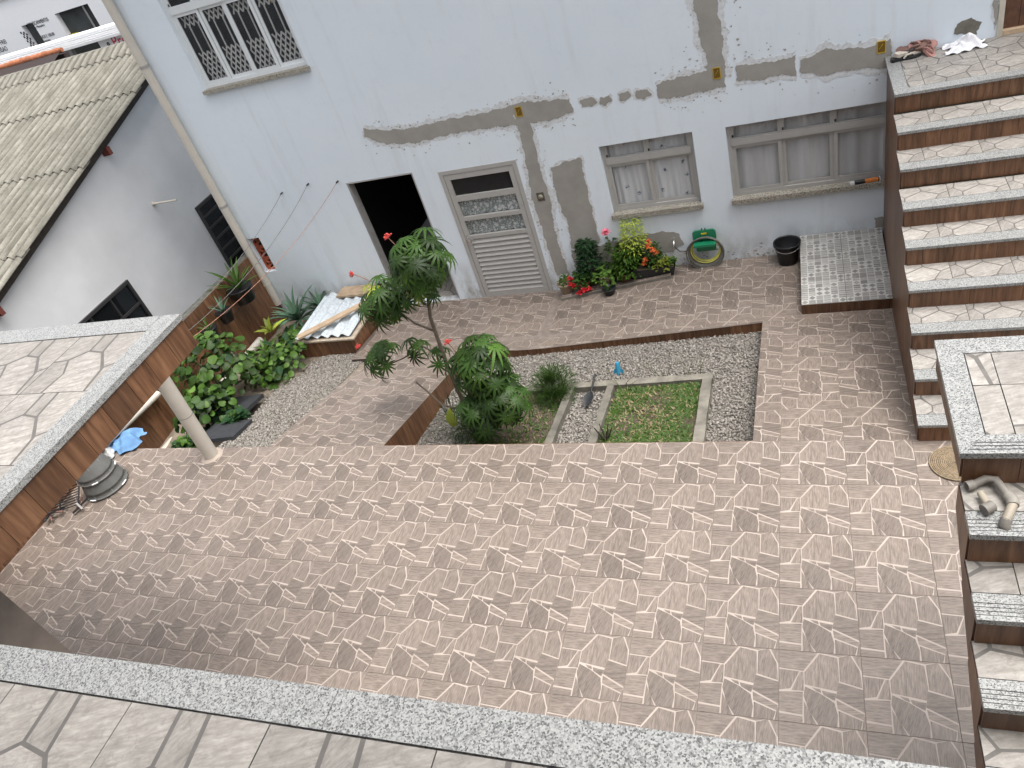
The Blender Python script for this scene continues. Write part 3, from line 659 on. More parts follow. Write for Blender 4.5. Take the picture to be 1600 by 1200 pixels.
# ---- windows
def window(hole, name_label, ncol, zt, curtains, mat, sill_mat, sill_over=.06, depth=.06, split=None, xmax=None, sillz=.055):
    a, b, c, d = hole; y = WY+depth; w = .045
    mb = MB(); mb.box(a, a+w, y, y+.045, c, d); mb.box(b-w, b, y, y+.045, c, d); mb.box(a+w, b-w, y, y+.045, d-w*.6, d); mb.box(a+w, b-w, y, y+.045, c, c+w)
    mb.box(a+w, b-w, y-.012, y+.04, zt, zt+.075)
    win = mb.build('window', mat, house); win['label'] = name_label
    cw = (b-a-2*w)/ncol
    for i in range(ncol):
        x0 = a+w+cw*i; x1 = x0+cw; yo = y+.004+(.018 if i % 2 else 0)
        mb = MB(); f = .042
        mb.box(x0+.001, x0+f, yo, yo+.016, c+w, zt); mb.box(x1-f, x1-.001, yo, yo+.016, c+w, zt); mb.box(x0+f, x1-f, yo, yo+.016, c+w, c+w+f); mb.box(x0+f, x1-f, yo, yo+.016, zt-f, zt); mb.build('sash', mat, win)
        mb = MB(); mb.box(x0+f, x1-f, yo+.006, yo+.009, c+w+f, zt-f); mb.build('pane', GLASS, win)
        mb = MB(); f2 = .035
        mb.box(x0+.001, x0+f2, y+.004, y+.024, zt+.076, d-w*.6); mb.box(x1-f2, x1-.001, y+.004, y+.024, zt+.076, d-w*.6); mb.box(x0+f2, x1-f2, y+.004, y+.024, zt+.076, zt+.092); mb.build('sash', mat, win)
        mb = MB(); mb.box(x0+f2, x1-f2, y+.012, y+.015, zt+.092, d-w*.6); mb.build('pane', GLASS, win)
        mb = MB(); mb.box(x0+.012, x0+.030, y-.002, y+.004, zt+.10, zt+.13); mb.build('catch', BLACK, win)
    if curtains is not None:
        mb = MB(); NX = 90; V = []
        for i in range(NX+1):
            x = a+.03+(b-a-.06)*i/NX; yy = y+.056+.008*math.sin(i*.9)+.012*math.sin(i*.31+1); V += [(x, yy, c+.02), (x, yy, d-.01)]
        mb.add(V, [(2*i, 2*i+2, 2*i+3, 2*i+1) for i in range(NX)], 0, True); mb.build('curtain', curtains, win)
    mb = MB(); mb.box(a-.015, b+.02, WY-sill_over, y-.001, c-sillz, c+.004); mb.build('sill', sill_mat, win)
    return win
window(HW1, 'small grey window with pale floral curtain', 2, .92, CURT1, ALU, SILL)
window(HW2, 'wide grey window with sheer curtains partly behind the stairs', 4, .92, CURT2, ALU, SILL)
w3 = window(HW3, 'white upper window behind a diamond security grille', 4, 3.80, None, WALU, SILL, sill_over=.05, depth=.06, sillz=.045)
# folding grille: bars and crossed laths
GRILLE = plain('grille_bar', (.66,.66,.64), .5, .1)
a, b, c, d = HW3; cw = (b-a-.09)/4
for i in range(4):
    x0 = a+.045+cw*i+.05; x1 = x0+cw-.10; mb = MB(); yq = WY+.118; nb = 2
    for k in range(nb):
        xx = x0+(x1-x0)*(k+.5)/nb
        mb.beam((xx, yq, 3.30), (xx, yq, 3.62), .019, .008, up=(0,1,0))
        for z0, rows in ((2.92, 3), (3.62, 1)):
            hgt = .125
            for r_ in range(rows):
                zz = z0+r_*hgt; s = 1 if (r_ % 2 == 0) else -1; dx = (x1-x0)/nb/2
                mb.beam((xx-dx*.98, yq, zz), (xx, yq, zz+hgt), .019, .008, up=(0,1,0)); mb.beam((xx+dx*.98, yq+.006, zz), (xx, yq+.006, zz+hgt), .019, .008, up=(0,1,0))
                mb.beam((xx-dx*.98, yq+.003, zz+hgt), (xx, yq+.009, zz), .019, .008, up=(0,1,0)); mb.beam((xx+dx*.98, yq+.009, zz+hgt), (xx, yq+.003, zz), .019, .008, up=(0,1,0))
    mb.build('grille', GRILLE, w3)
mb = MB(); mb.box(-5.72, -5.66, WY+.15, WY+.165, 3.62, 3.74); mb.build('lock', BOXYEL, w3)

# ---- wooden door at the stair landing
a, b, c, d = HD3
mb = MB(); mb.box(a, a+.05, WY-.01, WY+.12, c, d-.05); mb.box(a, b, WY-.01, WY+.12, d-.05, d); wd = mb.build('landing_door', plain('pale_door_frame', (.52,.48,.40), .6), house); wd['label'] = 'brown wooden door at the top of the stairs'
for k in range(8):
    mb = MB(); mb.box(a+.055+k*.14, a+.19+k*.14, WY+.05, WY+.08, c+.05, d-.06); mb.build('plank', DOORWOOD, wd)
mb = MB(); mb.box(a+.05, b, WY-.012, WY+.10, c+.001, c+.045); mb.build('threshold', LUMBER, wd)

# ---- clay vent blocks beside the downspout
a, b, c, d = HV; vt = MB(); vt.box(a-.0, b, WY+.10, WY+.128, c, d); vt = vt.build('vent', DARK, house)
for k in range(3):
    z0 = c+.005+k*.205; z1 = z0+.195; mb = MB(); yv = WY+.075; t = .02
    mb.box(a+.004, b-.004, yv, yv+.045, z0, z0+t); mb.box(a+.004, b-.004, yv, yv+.045, z1-t, z1); mb.box(a+.004, a+.004+t, yv, yv+.045, z0+t, z1-t); mb.box(b-.004-t, b-.004, yv, yv+.045, z0+t, z1-t)
    zm = (z0+z1)/2; xm = (a+b)/2
    mb.beam((a+t, yv+.02, z0+t), (b-t, yv+.02, z1-t), .04, .018, up=(0,1,0)); mb.beam((a+t, yv+.02, z1-t), (xm, yv+.02, zm), .04, .018, up=(0,1,0)); mb.build('clay_block', REDCLAY, vt)
# ---- downspout at the left corner
ds = MB(); ds.tube([(-7.84, WY-.075, -.55), (-7.84, WY-.075, 5.6)], .062, 20); ds = ds.build('downspout', PVC, house)
for z in (3.34, 1.25, -.15): MB().tube([(-7.84, WY-.075, z-.02), (-7.84, WY-.075, z+.02)], .067, 20).build('collar', plain('pipe_clamp', (.3,.29,.27), .5) if z > 0 else PVC, ds)
# ---- grey wall tiles behind the stairs
for i in range(3):
    for j in range(3): 
        mb = MB(); mb.box(1.165+i*.085, 1.247+i*.085, WY-.012, WY-.001, PZ+.003+j*.2, PZ+.2+j*.2); mb.build('wall_tile', GREYTILE, house)

# ---- mortar repairs on the wall: strips and patches with ragged outlines, each slightly proud
def ragged(P, step=.02, amp=.012, seed=0):
    r = random.Random(seed); out = []; n = len(P)
    for i in range(n):
        p, q = P[i], P[(i+1) % n]; L = math.hypot(q[0]-p[0], q[1]-p[1]); k = max(1, int(L/step)); nx, nz = (q[1]-p[1])/(L+1e-9), -(q[0]-p[0])/(L+1e-9); ph = r.uniform(0, 6)
        for j in range(k):
            t = j/k; o = amp*(.7*math.sin(ph+j*.55)+.6*r.uniform(-1, 1)); out.append((p[0]+(q[0]-p[0])*t+nx*o, p[1]+(q[1]-p[1])*t+nz*o))
    return out
def slab_poly(name, P, y, th, matl, parent):
    A = sum(P[i][0]*P[(i+1)%len(P)][1]-P[(i+1)%len(P)][0]*P[i][1] for i in range(len(P)))
    if A < 0: P = P[::-1]
    n = len(P); V = [(x, y-th, z) for x, z in P]+[(x, y, z) for x, z in P]
    mb = MB(); mb.add(V, [tuple(range(n))]+[(n+i, n+(i+1) % n, (i+1) % n, i) for i in range(n)]); return mb.build(name, matl, parent)
def strip_poly(pts, ws, k=1.0):
    L, Rr = [], []
    for i, p in enumerate(pts):
        q0, q1 = pts[max(0, i-1)], pts[min(len(pts)-1, i+1)]; dx, dz = q1[0]-q0[0], q1[1]-q0[1]; l = math.hypot(dx, dz); nx, nz = -dz/l, dx/l; w = ws[i]/2*k
        L.append((p[0]+nx*w, p[1]+nz*w)); Rr.append((p[0]-nx*w, p[1]-nz*w))
    return L+Rr[::-1]
STRIPS = [
 ([(-5.105, 1.909), (-4.838, 1.801), (-4.428, 1.749), (-3.905, 1.779), (-3.374, 1.770), (-3.004, 1.770)], [.11,.18,.19,.18,.19,.23]),
 ([(-3.004, 1.770), (-2.795, 1.765), (-2.535, 1.750), (-2.265, 1.764)], [.26,.26,.22,.16]),
 ([(-2.903, 1.711), (-2.919, 1.380), (-2.948, 0.991), (-2.950, 0.624), (-2.969, 0.243), (-2.970, -0.159), (-2.939, -0.563)], [.18,.15,.17,.24,.17,.15,.18]),
 ([(-1.245, 1.735), (-1.005, 1.742), (-0.720, 1.753), (-0.496, 1.767)], [.16,.21,.20,.22]),
 ([(-0.611, 2.665), (-0.600, 2.427), (-0.586, 2.193), (-0.573, 1.951), (-0.573, 1.761)], [.24,.21,.22,.16,.19]),
 ([(-0.372, 1.779), (-0.173, 1.754), (0.058, 1.744), (0.239, 1.749)], [.15,.18,.14,.20]),
 ([(0.289, 1.719), (0.536, 1.718), (0.784, 1.702), (1.027, 1.680), (1.158, 1.680)], [.12,.26,.20,.22,.30])]
for k, (p, w) in enumerate(STRIPS):
    slab_poly('spackle_edge', ragged(strip_poly(p, w, 1.6), .025, .022, k+40), WY, .0012+.0003*k, SPACKLE, house)
    slab_poly('mortar_strip', ragged(strip_poly(p, w, 1.05), .018, .012, k), WY, .0045+.0004*k, MORTAR, house)
PATCHES = [
 [(-2.713, 1.025), (-2.504, 1.079), (-2.306, 1.098), (-2.313, 0.847), (-2.315, 0.531), (-2.315, 0.173), (-2.316, -0.120), (-2.393, -0.191), (-2.621, -0.203), (-2.721, -0.160), (-2.680, 0.204), (-2.721, 0.402), (-2.739, 0.686)],
 [(-2.151, 1.813), (-2.003, 1.809), (-1.950, 1.729), (-2.035, 1.698), (-2.141, 1.718)], [(-1.907, 1.783), (-1.805, 1.795), (-1.780, 1.729), (-1.859, 1.682), (-1.923, 1.709)],
 [(-1.691, 1.789), (-1.582, 1.806), (-1.542, 1.738), (-1.626, 1.693), (-1.698, 1.714)], [(-1.489, 1.781), (-1.347, 1.792), (-1.307, 1.717), (-1.395, 1.681), (-1.488, 1.705)],
 [(1.706, 1.766), (1.760, 1.871), (1.867, 1.897), (1.943, 1.832), (1.925, 1.727), (1.831, 1.734)],
 [(-2.733, -0.209), (-2.391, -0.181), (-2.142, -0.133), (-1.762, -0.084), (-1.424, -0.071), (-1.252, -0.132), (-1.222, -0.279), (-1.389, -0.395), (-1.729, -0.393), (-2.184, -0.481), (-2.710, -0.589), (-2.744, -0.415)],
 [(2.039, 2.013), (2.088, 2.003), (2.094, 1.825), (2.076, 1.732), (2.040, 1.896)], [(1.026, -0.213), (1.115, -0.208), (1.152, -0.352), (1.042, -0.354)]]
for k, P in enumerate(PATCHES):
    if k not in (5, 6, 8): 
        cx = sum(p[0] for p in P)/len(P); cz = sum(p[1] for p in P)/len(P); e = 1.12 if k == 0 else 1.3
        slab_poly('spackle_edge', ragged([(cx+(x-cx)*e, cz+(z-cz)*(1.04 if k == 0 else e)) for x, z in P], .03, .02, k+80), WY, .0012, SPACKLE, house)
    slab_poly('mortar_patch', ragged(P, .02, .012, k+20), WY, .0042 if k != 6 else .0052, MORTAR if k != 5 else CONC, house)
for k, P in enumerate(([(-1.561, -0.414), (-1.386, -0.376), (-1.192, -0.361), (-1.153, -0.503), (-1.182, -0.599), (-1.419, -0.602), (-1.589, -0.592)], [(-0.469, -0.547), (-0.360, -0.465), (-0.189, -0.467), (-0.085, -0.518), (-0.104, -0.582), (-0.275, -0.590), (-0.434, -0.609)], [(-3.011, -0.469), (-2.870, -0.432), (-2.857, -0.615), (-3.056, -0.724)])): slab_poly('peeled_paint', ragged(P, .02, .02, k+160), WY, .0016+.0002*k, SPACKLE, house)
mb = MB(); r = random.Random(4)                                      # flakes and chips around the repairs
for k in range(520):
    p, w = STRIPS[r.choice((0,0,1,1,2,2,3,3,4,4,5,6))]; i = r.randrange(len(p)-1); t = r.random(); s = r.choice((-1, 1))
    dx, dz = p[i+1][0]-p[i][0], p[i+1][1]-p[i][1]; l = math.hypot(dx, dz); o = s*(.09+abs(r.gauss(0, .10))); x = p[i][0]+dx*t-dz/l*o; z = p[i][1]+dz*t+dx/l*o; e = r.uniform(.004, .016)
    n = r.choice((4, 5, 6)); mb.poly([(x+e*math.cos(6.283*j/n)*r.uniform(.4, 1.5), WY-.0022-.0004*r.random(), z+e*math.sin(6.283*j/n)*r.uniform(.3, 1.1)) for j in range(n)], 0 if r.random() < .7 else 1)
for k in range(90):
    x = r.uniform(-1.3, .2); z = -.59+abs(r.gauss(0, .10)); e = r.uniform(.005, .022); n = 6
    mb.poly([(x+e*math.cos(6.283*j/n)*r.uniform(.4, 1.6), WY-.0022-.0004*r.random(), z+e*math.sin(6.283*j/n)*r.uniform(.3, 1.1)) for j in range(n)], 0 if r.random() < .6 else 1)
o = mb.build('paint_chips', [plain('chip_grey', (.30,.29,.27), .9, var=.3), SPACKLE], house); o['kind'] = 'stuff'
for q in ((-2.927, 1.804), (-0.573, 1.818), (1.067, 1.770)):
    x, z = q; mb = MB(); w, h = .042, .062; y0 = WY-.012
    for b_ in ((x-w, x-w+.008, z-h, z+h), (x+w-.008, x+w, z-h, z+h), (x-w+.008, x+w-.008, z-h, z-h+.008), (x-w+.008, x+w-.008, z+h-.008, z+h)): mb.box(b_[0], b_[1], y0, WY-.0055, b_[2], b_[3])
    mb.box(x-w+.008, x+w-.008, WY-.0075, WY-.0056, z-h+.008, z+h-.008, 1); mb.beam((x-.02, y0+.003, z-.02), (x+.015, y0+.003, z+.03), .012, .004, 0); mb.build('junction_box', [BOXYEL, plain('box_inside', (.16,.09,.01), .6)], house)
x, z = (-2.951, 0.652); mb = MB(); mb.box(x-.05, x+.05, WY-.010, WY-.0055, z-.06, z+.06); mb.lathe([(.0, 0), (.034, 0), (.036, .006), (.0, .007)], (0,0,0), 16, 1)
V = mb.v
for i in range(8, len(V)): p = V[i]; V[i] = (x+p[0], WY-.010-p[2], z+p[1])
mb.build('round_outlet', [plain('outlet_dark', (.09,.08,.06), .6), plain('outlet_ring', (.30,.28,.22), .5)], house)

# ================================================================== boundary wall on the left
bw = thing('boundary_wall', 'low brown tiled boundary wall with mossy top beside the garden', 'wall', (0,0,0))
BX = -7.86
bt = lambda y: .46-.035*(y-2.0)
mb = MB(); V = []
for xx in (BX-.14, BX-.016): V += [(xx, -6.0, -1.4), (xx, WY-.005, -1.4), (xx, WY-.005, bt(WY)), (xx, -6.0, bt(-6))]
mb.add(V, [(3,2,1,0),(4,5,6,7),(0,1,5,4),(1,2,6,5),(2,3,7,6),(3,0,4,7)]); mb.build('core', plain('mossy_wall_top', (.10,.10,.085), .9, var=.4, scale=18), bw)
panels_y(bw, -6.0, WY-.01, BX-.016, lambda y: bt(y)-.004, lambda y: bt(y)-.50, .24, jit=.1)
panels_y(bw, -6.0, WY-.01, BX-.016, lambda y: bt(y)-.503, lambda y: -1.0, .24, jit=.1)
for z, yy0, yy1, r_ in ((.10, -.3, .98, .045), (-.62, -.2, 3.05, .06)):
    mb = MB(); mb.tube([(BX+.07, yy0, z+.06), (BX+.07, yy1, z-.06)], r_, 14)
    o = mb.build('drain_pipe', PVC); tag(o, 'upper cream pipe running along the brown boundary wall' if z > 0 else 'lower cream pipe lying along the foot of the boundary wall', 'pipe')

# ================================================================== neighbour's house
nb = thing('neighbour_house', 'grey-white gabled neighbour house with weathered corrugated roof', 'house', (0,0,0))
NXW, NRY, NRZ, NSL = -9.62, 6.75, 3.23, .2736
def nrz(y): return NRZ-NSL*abs(y-NRY)
mb = MB(); ys = [-3.0, NRY, 16.5]; mb.add([(NXW,-3.0,-1.7),(NXW,16.5,-1.7),(NXW,16.5,nrz(16.5)-.10),(NXW,NRY,NRZ-.10),(NXW,-3.0,nrz(-3)-.10)], [(4,3,2,1,0)])
mb.add([(NXW,-3,-1.7),(-22,-3,-1.7),(-22,-3,nrz(-3)-.1),(NXW,-3,nrz(-3)-.1)], [(0,1,2,3)]); mb.build('wall', NPLASTER, nb)
mb = MB(); 
for s in (0, 1):
    ya, yb = ((-3.3, NRY) if s == 0 else (16.8, NRY)); mb.beam((NXW+.06, ya, nrz(ya)-.075), (NXW+.06, yb, NRZ-.075), .05, .10)
mb.build('barge_board', plain('dark_barge_board', (.045,.035,.028), .8, var=.3), nb)
for yy in (1.05, 4.05):
    mb = MB(); z = nrz(yy)-.17; mb.beam((NXW-.3, yy, z), (NXW+.14, yy, z), .07, .12); mb.build('rafter', plain('red_rafter', (.13,.03,.02), .7), nb)
def corr_sheet(x0, x1, y0, y1, dz, mat_, name, parent, amp=.026, pitch=.177, zfun=None, seed=0):
    n = max(4, int((x1-x0)/pitch*10)); V = []; th = .008; rr = random.Random(seed)
    for t in range(2):
        for yy in (y0, y1):
            for i in range(n+1):
                x = x0+(x1-x0)*i/n; V.append((x, yy, zfun(yy)+amp*math.sin(2*math.pi*x/pitch)+dz*(1 if yy == y0 else 0)+.012-th*t))
    m_ = n+1; F = []
    for i in range(n):
        F += [(i, i+1, m_+i+1, m_+i), (2*m_+m_+i, 2*m_+m_+i+1, 2*m_+i+1, 2*m_+i), (2*m_+i, 2*m_+i+1, i+1, i), (m_+i, m_+i+1, 3*m_+i+1, 3*m_+i)]
    F += [(0, m_, 3*m_, 2*m_), (n, 2*m_+n, 3*m_+n, m_+n)]
    mb = MB(); mb.add(V, F[:-2], 0, False); mb.add(V, F[-2:], 0, False)
    o = mb.build(name, mat_, parent); 
    for p in o.data.polygons: p.use_smooth = False
    return o
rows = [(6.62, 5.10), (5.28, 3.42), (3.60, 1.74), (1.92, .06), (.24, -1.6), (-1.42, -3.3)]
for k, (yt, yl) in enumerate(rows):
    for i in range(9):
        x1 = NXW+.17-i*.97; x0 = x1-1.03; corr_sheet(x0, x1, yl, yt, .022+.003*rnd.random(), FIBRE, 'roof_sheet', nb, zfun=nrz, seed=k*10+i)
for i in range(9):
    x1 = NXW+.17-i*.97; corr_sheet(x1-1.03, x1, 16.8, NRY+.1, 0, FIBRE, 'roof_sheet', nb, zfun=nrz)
for i in range(8):                                                  # ridge caps
    x1 = NXW+.2-i*1.1; V = []; n = 60
    for yo, zo in ((-.42, .035), (-.06, .075), (.06, .075), (.42, .035)):
        for j in range(n+1):
            x = x1-1.14*j/n; V.append((x, NRY+yo, nrz(NRY+yo)+zo+(.022*math.sin(2*math.pi*x/.177) if abs(yo) > .1 else 0)))
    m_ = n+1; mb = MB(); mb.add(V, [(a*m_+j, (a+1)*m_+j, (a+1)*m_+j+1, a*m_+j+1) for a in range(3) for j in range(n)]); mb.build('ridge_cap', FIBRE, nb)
# windows of the gable wall
def gable_window(y0, y1, z0, z1, nv, nh, label):
    mb = MB(); x = NXW+.004; f = .05
    mb.box(NXW+.001, x, y0, y1, z0, z1, 1)
    mb.box(x-.002, x+.035, y0, y0+f, z0, z1); mb.box(x-.002, x+.035, y1-f, y1, z0, z1); mb.box(x-.002, x+.035, y0+f, y1-f, z0, z0+f); mb.box(x-.002, x+.035, y0+f, y1-f, z1-f, z1)
    for k in range(1, nv): yy = y0+(y1-y0)*k/nv; mb.box(x-.002, x+.02, yy-.015, yy+.015, z0+f, z1-f)
    for k in range(1, nh): zz = z0+(z1-z0)*k/nh; mb.box(x-.002, x+.03, y0+f, y1-f, zz-.02, zz+.02)
    w = mb.build('window', [plain('dark_window_frame', (.035,.033,.033), .5), plain('dark_window_back', (.012,.013,.014), .3)], nb); w['label'] = label
    for i in range(nv):
        mb = MB(); mb.box(x+.001, x+.003, y0+(y1-y0)*i/nv+.03, y0+(y1-y0)*(i+1)/nv-.03, z0+f, z1-f); mb.build('pane', GLASSD, w)
gable_window(1.2, 3.05, -.55, .66, 4, 3, 'dark gridded window low on the gable wall')
gable_window(5.10, 6.4, -.55, .78, 1, 6, 'dark shuttered window beside the downspout')
mb = MB(); mb.tube([(NXW, 4.35, 1.27), (NXW+.5, 4.35, 1.27)], .018, 8); mb.lathe([(0,0),(.035,0),(.035,.02),(0,.02)], (0,0,0), 12)
for i in range(len(mb.v)-48, len(mb.v)): p = mb.v[i]; mb.v[i] = (NXW+p[2], 4.35+p[0], 1.27+p[1])
mb.build('spigot_pipe', PVC, nb)

# ================================================================== street behind, seen past the roof
YB = 25.0
shop = thing('workshop_building', 'white roadside workshop with painted lettering and large openings behind the roof', 'building', (0,0,0))
def qx(p): return p[0]
P00, P10 = (-33.325, 3.745), (-27.081, 2.387)
SHW = plain('shop_white', (.88,.89,.90), .7, var=.03)
holes = [(-32.9, -32.1, 1.1, 2.9), (-30.9, -28.15, .9, 3.0), (-32.0, -30.75, 1.05, 1.55)]
p1, p2 = (-33.087, 2.545), (-32.831, 1.357); p3, p4 = (-30.841, 2.604), (-28.918, 1.561); p5, p6 = (-32.682, 1.563), (-31.365, 1.470)
holes = [(p1[0], p1[0]+.75, p2[1]-.1, p1[1]), (p3[0], (-28.776, 2.622)[0], (-30.819, 1.473)[1]-.3, p3[1]), (p5[0]+.12, p6[0]+.15, (-32.675, 1.385)[1]-.3, (-32.659, 1.588)[1])]
mb = MB()
hb = wall_with_holes(-46, -20, -1.7, (-33.462, 3.609)[1]+.1, holes, YB, .25); hb.build('wall', SHW, shop)
mb = MB(); mb.box(-46, -20, YB+.25, YB+4, -1.7, 3.4); mb.build('interior', plain('workshop_dark', (.05,.055,.055), .9, var=.4, scale=1.5), shop)
mb = MB(); mb.box(-46, -20, YB-.1, YB+9, (-33.462, 3.609)[1]+.1, (-33.462, 3.609)[1]+.25); mb.build('roof', plain('pale_roof', (.5,.5,.49), .8), shop)
for k in range(3):
    q = (-30.253, 1.414); mb = MB(); mb.box(q[0]-1.4+.9*k, q[0]-1.0+.9*k, YB+.1, YB+.2, -.2, q[1]+.5-.25*k); mb.build('shelf_item', (YELLOW if k == 1 else CONC), shop)
mb = MB(); q = (-29.200, 2.633); mb.box(q[0], q[0]+.06, YB+.05, YB+.1, -.3, q[1]); mb.build('mullion', plain('shop_mullion', (.3,.31,.3), .5), shop)
def text(s, p, h, col, parent, y=YB-.01, name='lettering', sx=1.0):
    cu = bpy.data.curves.new(name, 'FONT'); cu.body = s; cu.size = h; cu.extrude = .004; cu.resolution_u = 2
    o = bpy.data.objects.new(name, cu); me = bpy.data.meshes.new_from_object(o); bpy.data.objects.remove(o)
    me.materials.append(col); o = bpy.data.objects.new(name, me); link(o, parent); o.location = (p[0], y, p[1]); o.rotation_euler = (R(90), 0, 0); o.scale = (sx, 1, 1); return o
INK = plain('black_sign_paint', (.03,.03,.03), .7); INKR = plain('red_sign_paint', (.55,.02,.05), .7)
text('DISK ESCAPAMENTOS', (-32.681, 2.431), .22, INK, shop, sx=.62); text('Seu Mecanico', (-32.474, 2.288), .15, INK, shop, sx=.9); text('FREIOS E 100.00', (-32.526, 1.823), .20, INK, shop, sx=.75); text('suspensao', (-32.495, 1.671), .14, INK, shop)
text('FREI', (-34.916, 2.076), .26, INK, shop, sx=.9); text('SUSPENSAO', (-35.850, 1.782), .30, INK, shop, sx=.72)
for i in range(8):                                                  # chequered flag painted at the door
    for j in range(2):
        if (i+j) % 2 == 0 or True:
            q = ((-33.368, 2.344)[0]+.05*i*.35+j*.17+(.085 if i % 2 else 0), (-33.368, 2.344)[1]-.10*i-.03*j); mb = MB(); mb.box(q[0], q[0]+.085, YB-.012, YB-.002, q[1]-.09, q[1]); mb.build('chequer', INK, shop)
# long white canopy with the dark stall below it and a sign
cv = thing('canopy', 'long white metal canopy over dark stalls beyond the ridge', 'canopy', (0,0,0))
ca, cb = (-29.712, 20.000, 1.926), (-23.072, 20.000, 2.077)
for k in range(3):
    mb = MB(); zt = cb[2]+.02-.12*k; mb.box(-40, -16, 20-.1*k, 20.8, zt-.10, zt); mb.build('fascia_board', WHITE, cv)
for x in ((-26.399, 20.300, 1.542)[0], (-23.850, 20.300, 1.632)[0], (-29.431, 20.300, 1.764)[0]):
    mb = MB(); mb.box(x, x+.25, 20.25, 20.45, -1.7, cb[2]-.3); mb.build('post', plain('grey_post', (.3,.3,.3), .7), cv)
mb = MB(); mb.box(-40, -16, 21.5, 21.7, -1.7, cb[2]-.2); mb.build('back_wall', plain('dark_stall', (.02,.022,.022), .9, var=.4, scale=2), cv)
sg = thing('sign_board', 'white sign board with red Pre lettering beside the downspout', 'sign', (0,0,0))
s0 = (-24.400, 20.100, 1.235); mb = MB(); mb.box(s0[0]-.15, s0[0]+3.2, 20.12, 20.16, s0[2]-.75, s0[2]+.55); mb.build('board', WHITE, sg)
text('Pre', (-23.904, 20.100, 1.352)[0::2], .62, INKR, sg, 20.11, sx=.85)
mb = MB(); e = (-24.116, 20.100, 1.419)
for k, (dx, dz, r_) in enumerate(((0, .12, .07), (-.13, -.1, .07), (.13, -.1, .07))): mb.lathe([(r_*.4, 0), (r_, 0), (r_, .01), (r_*.4, .01)], (0,0,0), 12)
n0 = 0
for k, (dx, dz, r_) in enumerate(((0, .12, .07), (-.13, -.1, .07), (.13, -.1, .07))):
    for i in range(48): p = mb.v[k*48+i]; mb.v[k*48+i] = (e[0]+dx+p[0], 20.11-p[2], e[2]+dz+p[1])
mb.build('emblem', INK, sg)
tr = thing('tiled_roof', 'row of orange clay ridge tiles on the low roof past the corrugated ridge', 'roof', (0,0,0))
ra, rb = (-22.741, 14.000, 2.534), (-19.903, 14.000, 2.396)
for k in range(12):
    t = k/12.0; x0 = ra[0]+(rb[0]-ra[0])*t; x1 = ra[0]+(rb[0]-ra[0])*(t+.10); z = ra[2]+(rb[2]-ra[2])*0; 
    mb = MB(); mb.tube([(x0, 14, z), (x1, 14, z+.012)], [.085+.03*rnd.random(), .065], 10); mb.build('ridge_tile', plain('orange_clay', (.36,.13,.06), .85, var=.3), tr)
mb = MB(); mb.add([(ra[0]-2, 14, ra[2]), (rb[0], 14, ra[2]), (rb[0], 12.5, ra[2]-.55), (ra[0]-2, 12.5, ra[2]-.55)], [(3,2,1,0)]); mb.box(ra[0]-2, rb[0], 14.0, 14.2, -1.7, ra[2]-.1); mb.build('roof_slope', plain('dark_clay', (.03,.02,.018), .85, var=.3), tr)

# ================================================================== unseen house added behind the camera, its roof shading the near terrace
hb_ = thing('added_terrace_house', 'unseen pale house wall and roof added behind the terrace to shade it', 'house', (0,0,0))
mb = MB(); mb.box(-9.4, 8.0, -10.6, -10.3, -.2, 6.2); mb.build('wall', WHITE, hb_)
mb = MB(); mb.box(-9.4, 8.0, -7.2, -7.0, -.2, 2.88); mb.build('bounce_wall', WHITE, hb_)  # unseen white wall added to bounce light onto the patio
mb = MB(); mb.box(-9.8, 8.4, -10.9, -4.55, 6.3, 6.45); mb.build('roof', plain('shade_roof_boards', (.30,.22,.15), .7), hb_)  # unseen roof, its front edge set to darken the near terrace
# ================================================================== plants: leaf meshes
def lobe(mb, base, d, up, L, w, droop=.5, seg=4, mi=0, fold=.15):
    """one narrow leaf blade from base along d, bending down by droop"""
    d = Vector(d).normalized(); up = Vector(up); side = d.cross(up)
    if side.length < 1e-4: side = Vector((1,0,0))
    side.normalize(); nrm = side.cross(d).normalized(); V = []; prof = (0.25, .9, 1.0, .62, .02) if seg == 4 else (.3, 1.0, .02)
    for i in range(seg+1):
        t = i/seg; p = Vector(base)+d*(L*t*(1-.18*droop*t))-nrm*(droop*L*t*t*.55); ww = w*prof[i]
        V += [p-side*ww+nrm*fold*ww, p, p+side*ww+nrm*fold*ww]
    F = []
    for i in range(seg): F += [(3*i, 3*i+1, 3*i+4, 3*i+3), (3*i+1, 3*i+2, 3*i+5, 3*i+4)]
    mb.add(V, F, mi, True)
def palmate(n=11, L=.17, w=.013, droop=.7, seed=0, mat_=LEAF_D, pale=LEAF_L):
    r = random.Random(seed); mb = MB()
    for k in range(n):
        a = 2*math.pi*(k+.5)/n; ll = L*(.62+.38*(.5+.5*math.cos(a)))*r.uniform(.9, 1.08)
        lobe(mb, (0,0,0), (math.cos(a), math.sin(a), .12), (0,0,1), ll, w, droop*r.uniform(.8, 1.2))
    mb.lathe([(.0, .006), (.008, .004), (.0, .0)], (0,0,0), 6, 1)
    return mb.mesh('palmate_leaf', [mat_, pale])
PALM = [palmate(12, .20, .0115, 1.05, s, (LEAF_D, LEAF_D, LEAF_M)[s % 3]) for s in range(4)]+[palmate(9, .15, .012, .9, 9, LEAF_Y)]
def orient(d, roll=0.0):
    d = Vector(d).normalized(); return (d.to_track_quat('Z', 'Y') @ Euler((0, 0, roll)).to_quaternion()).to_euler()
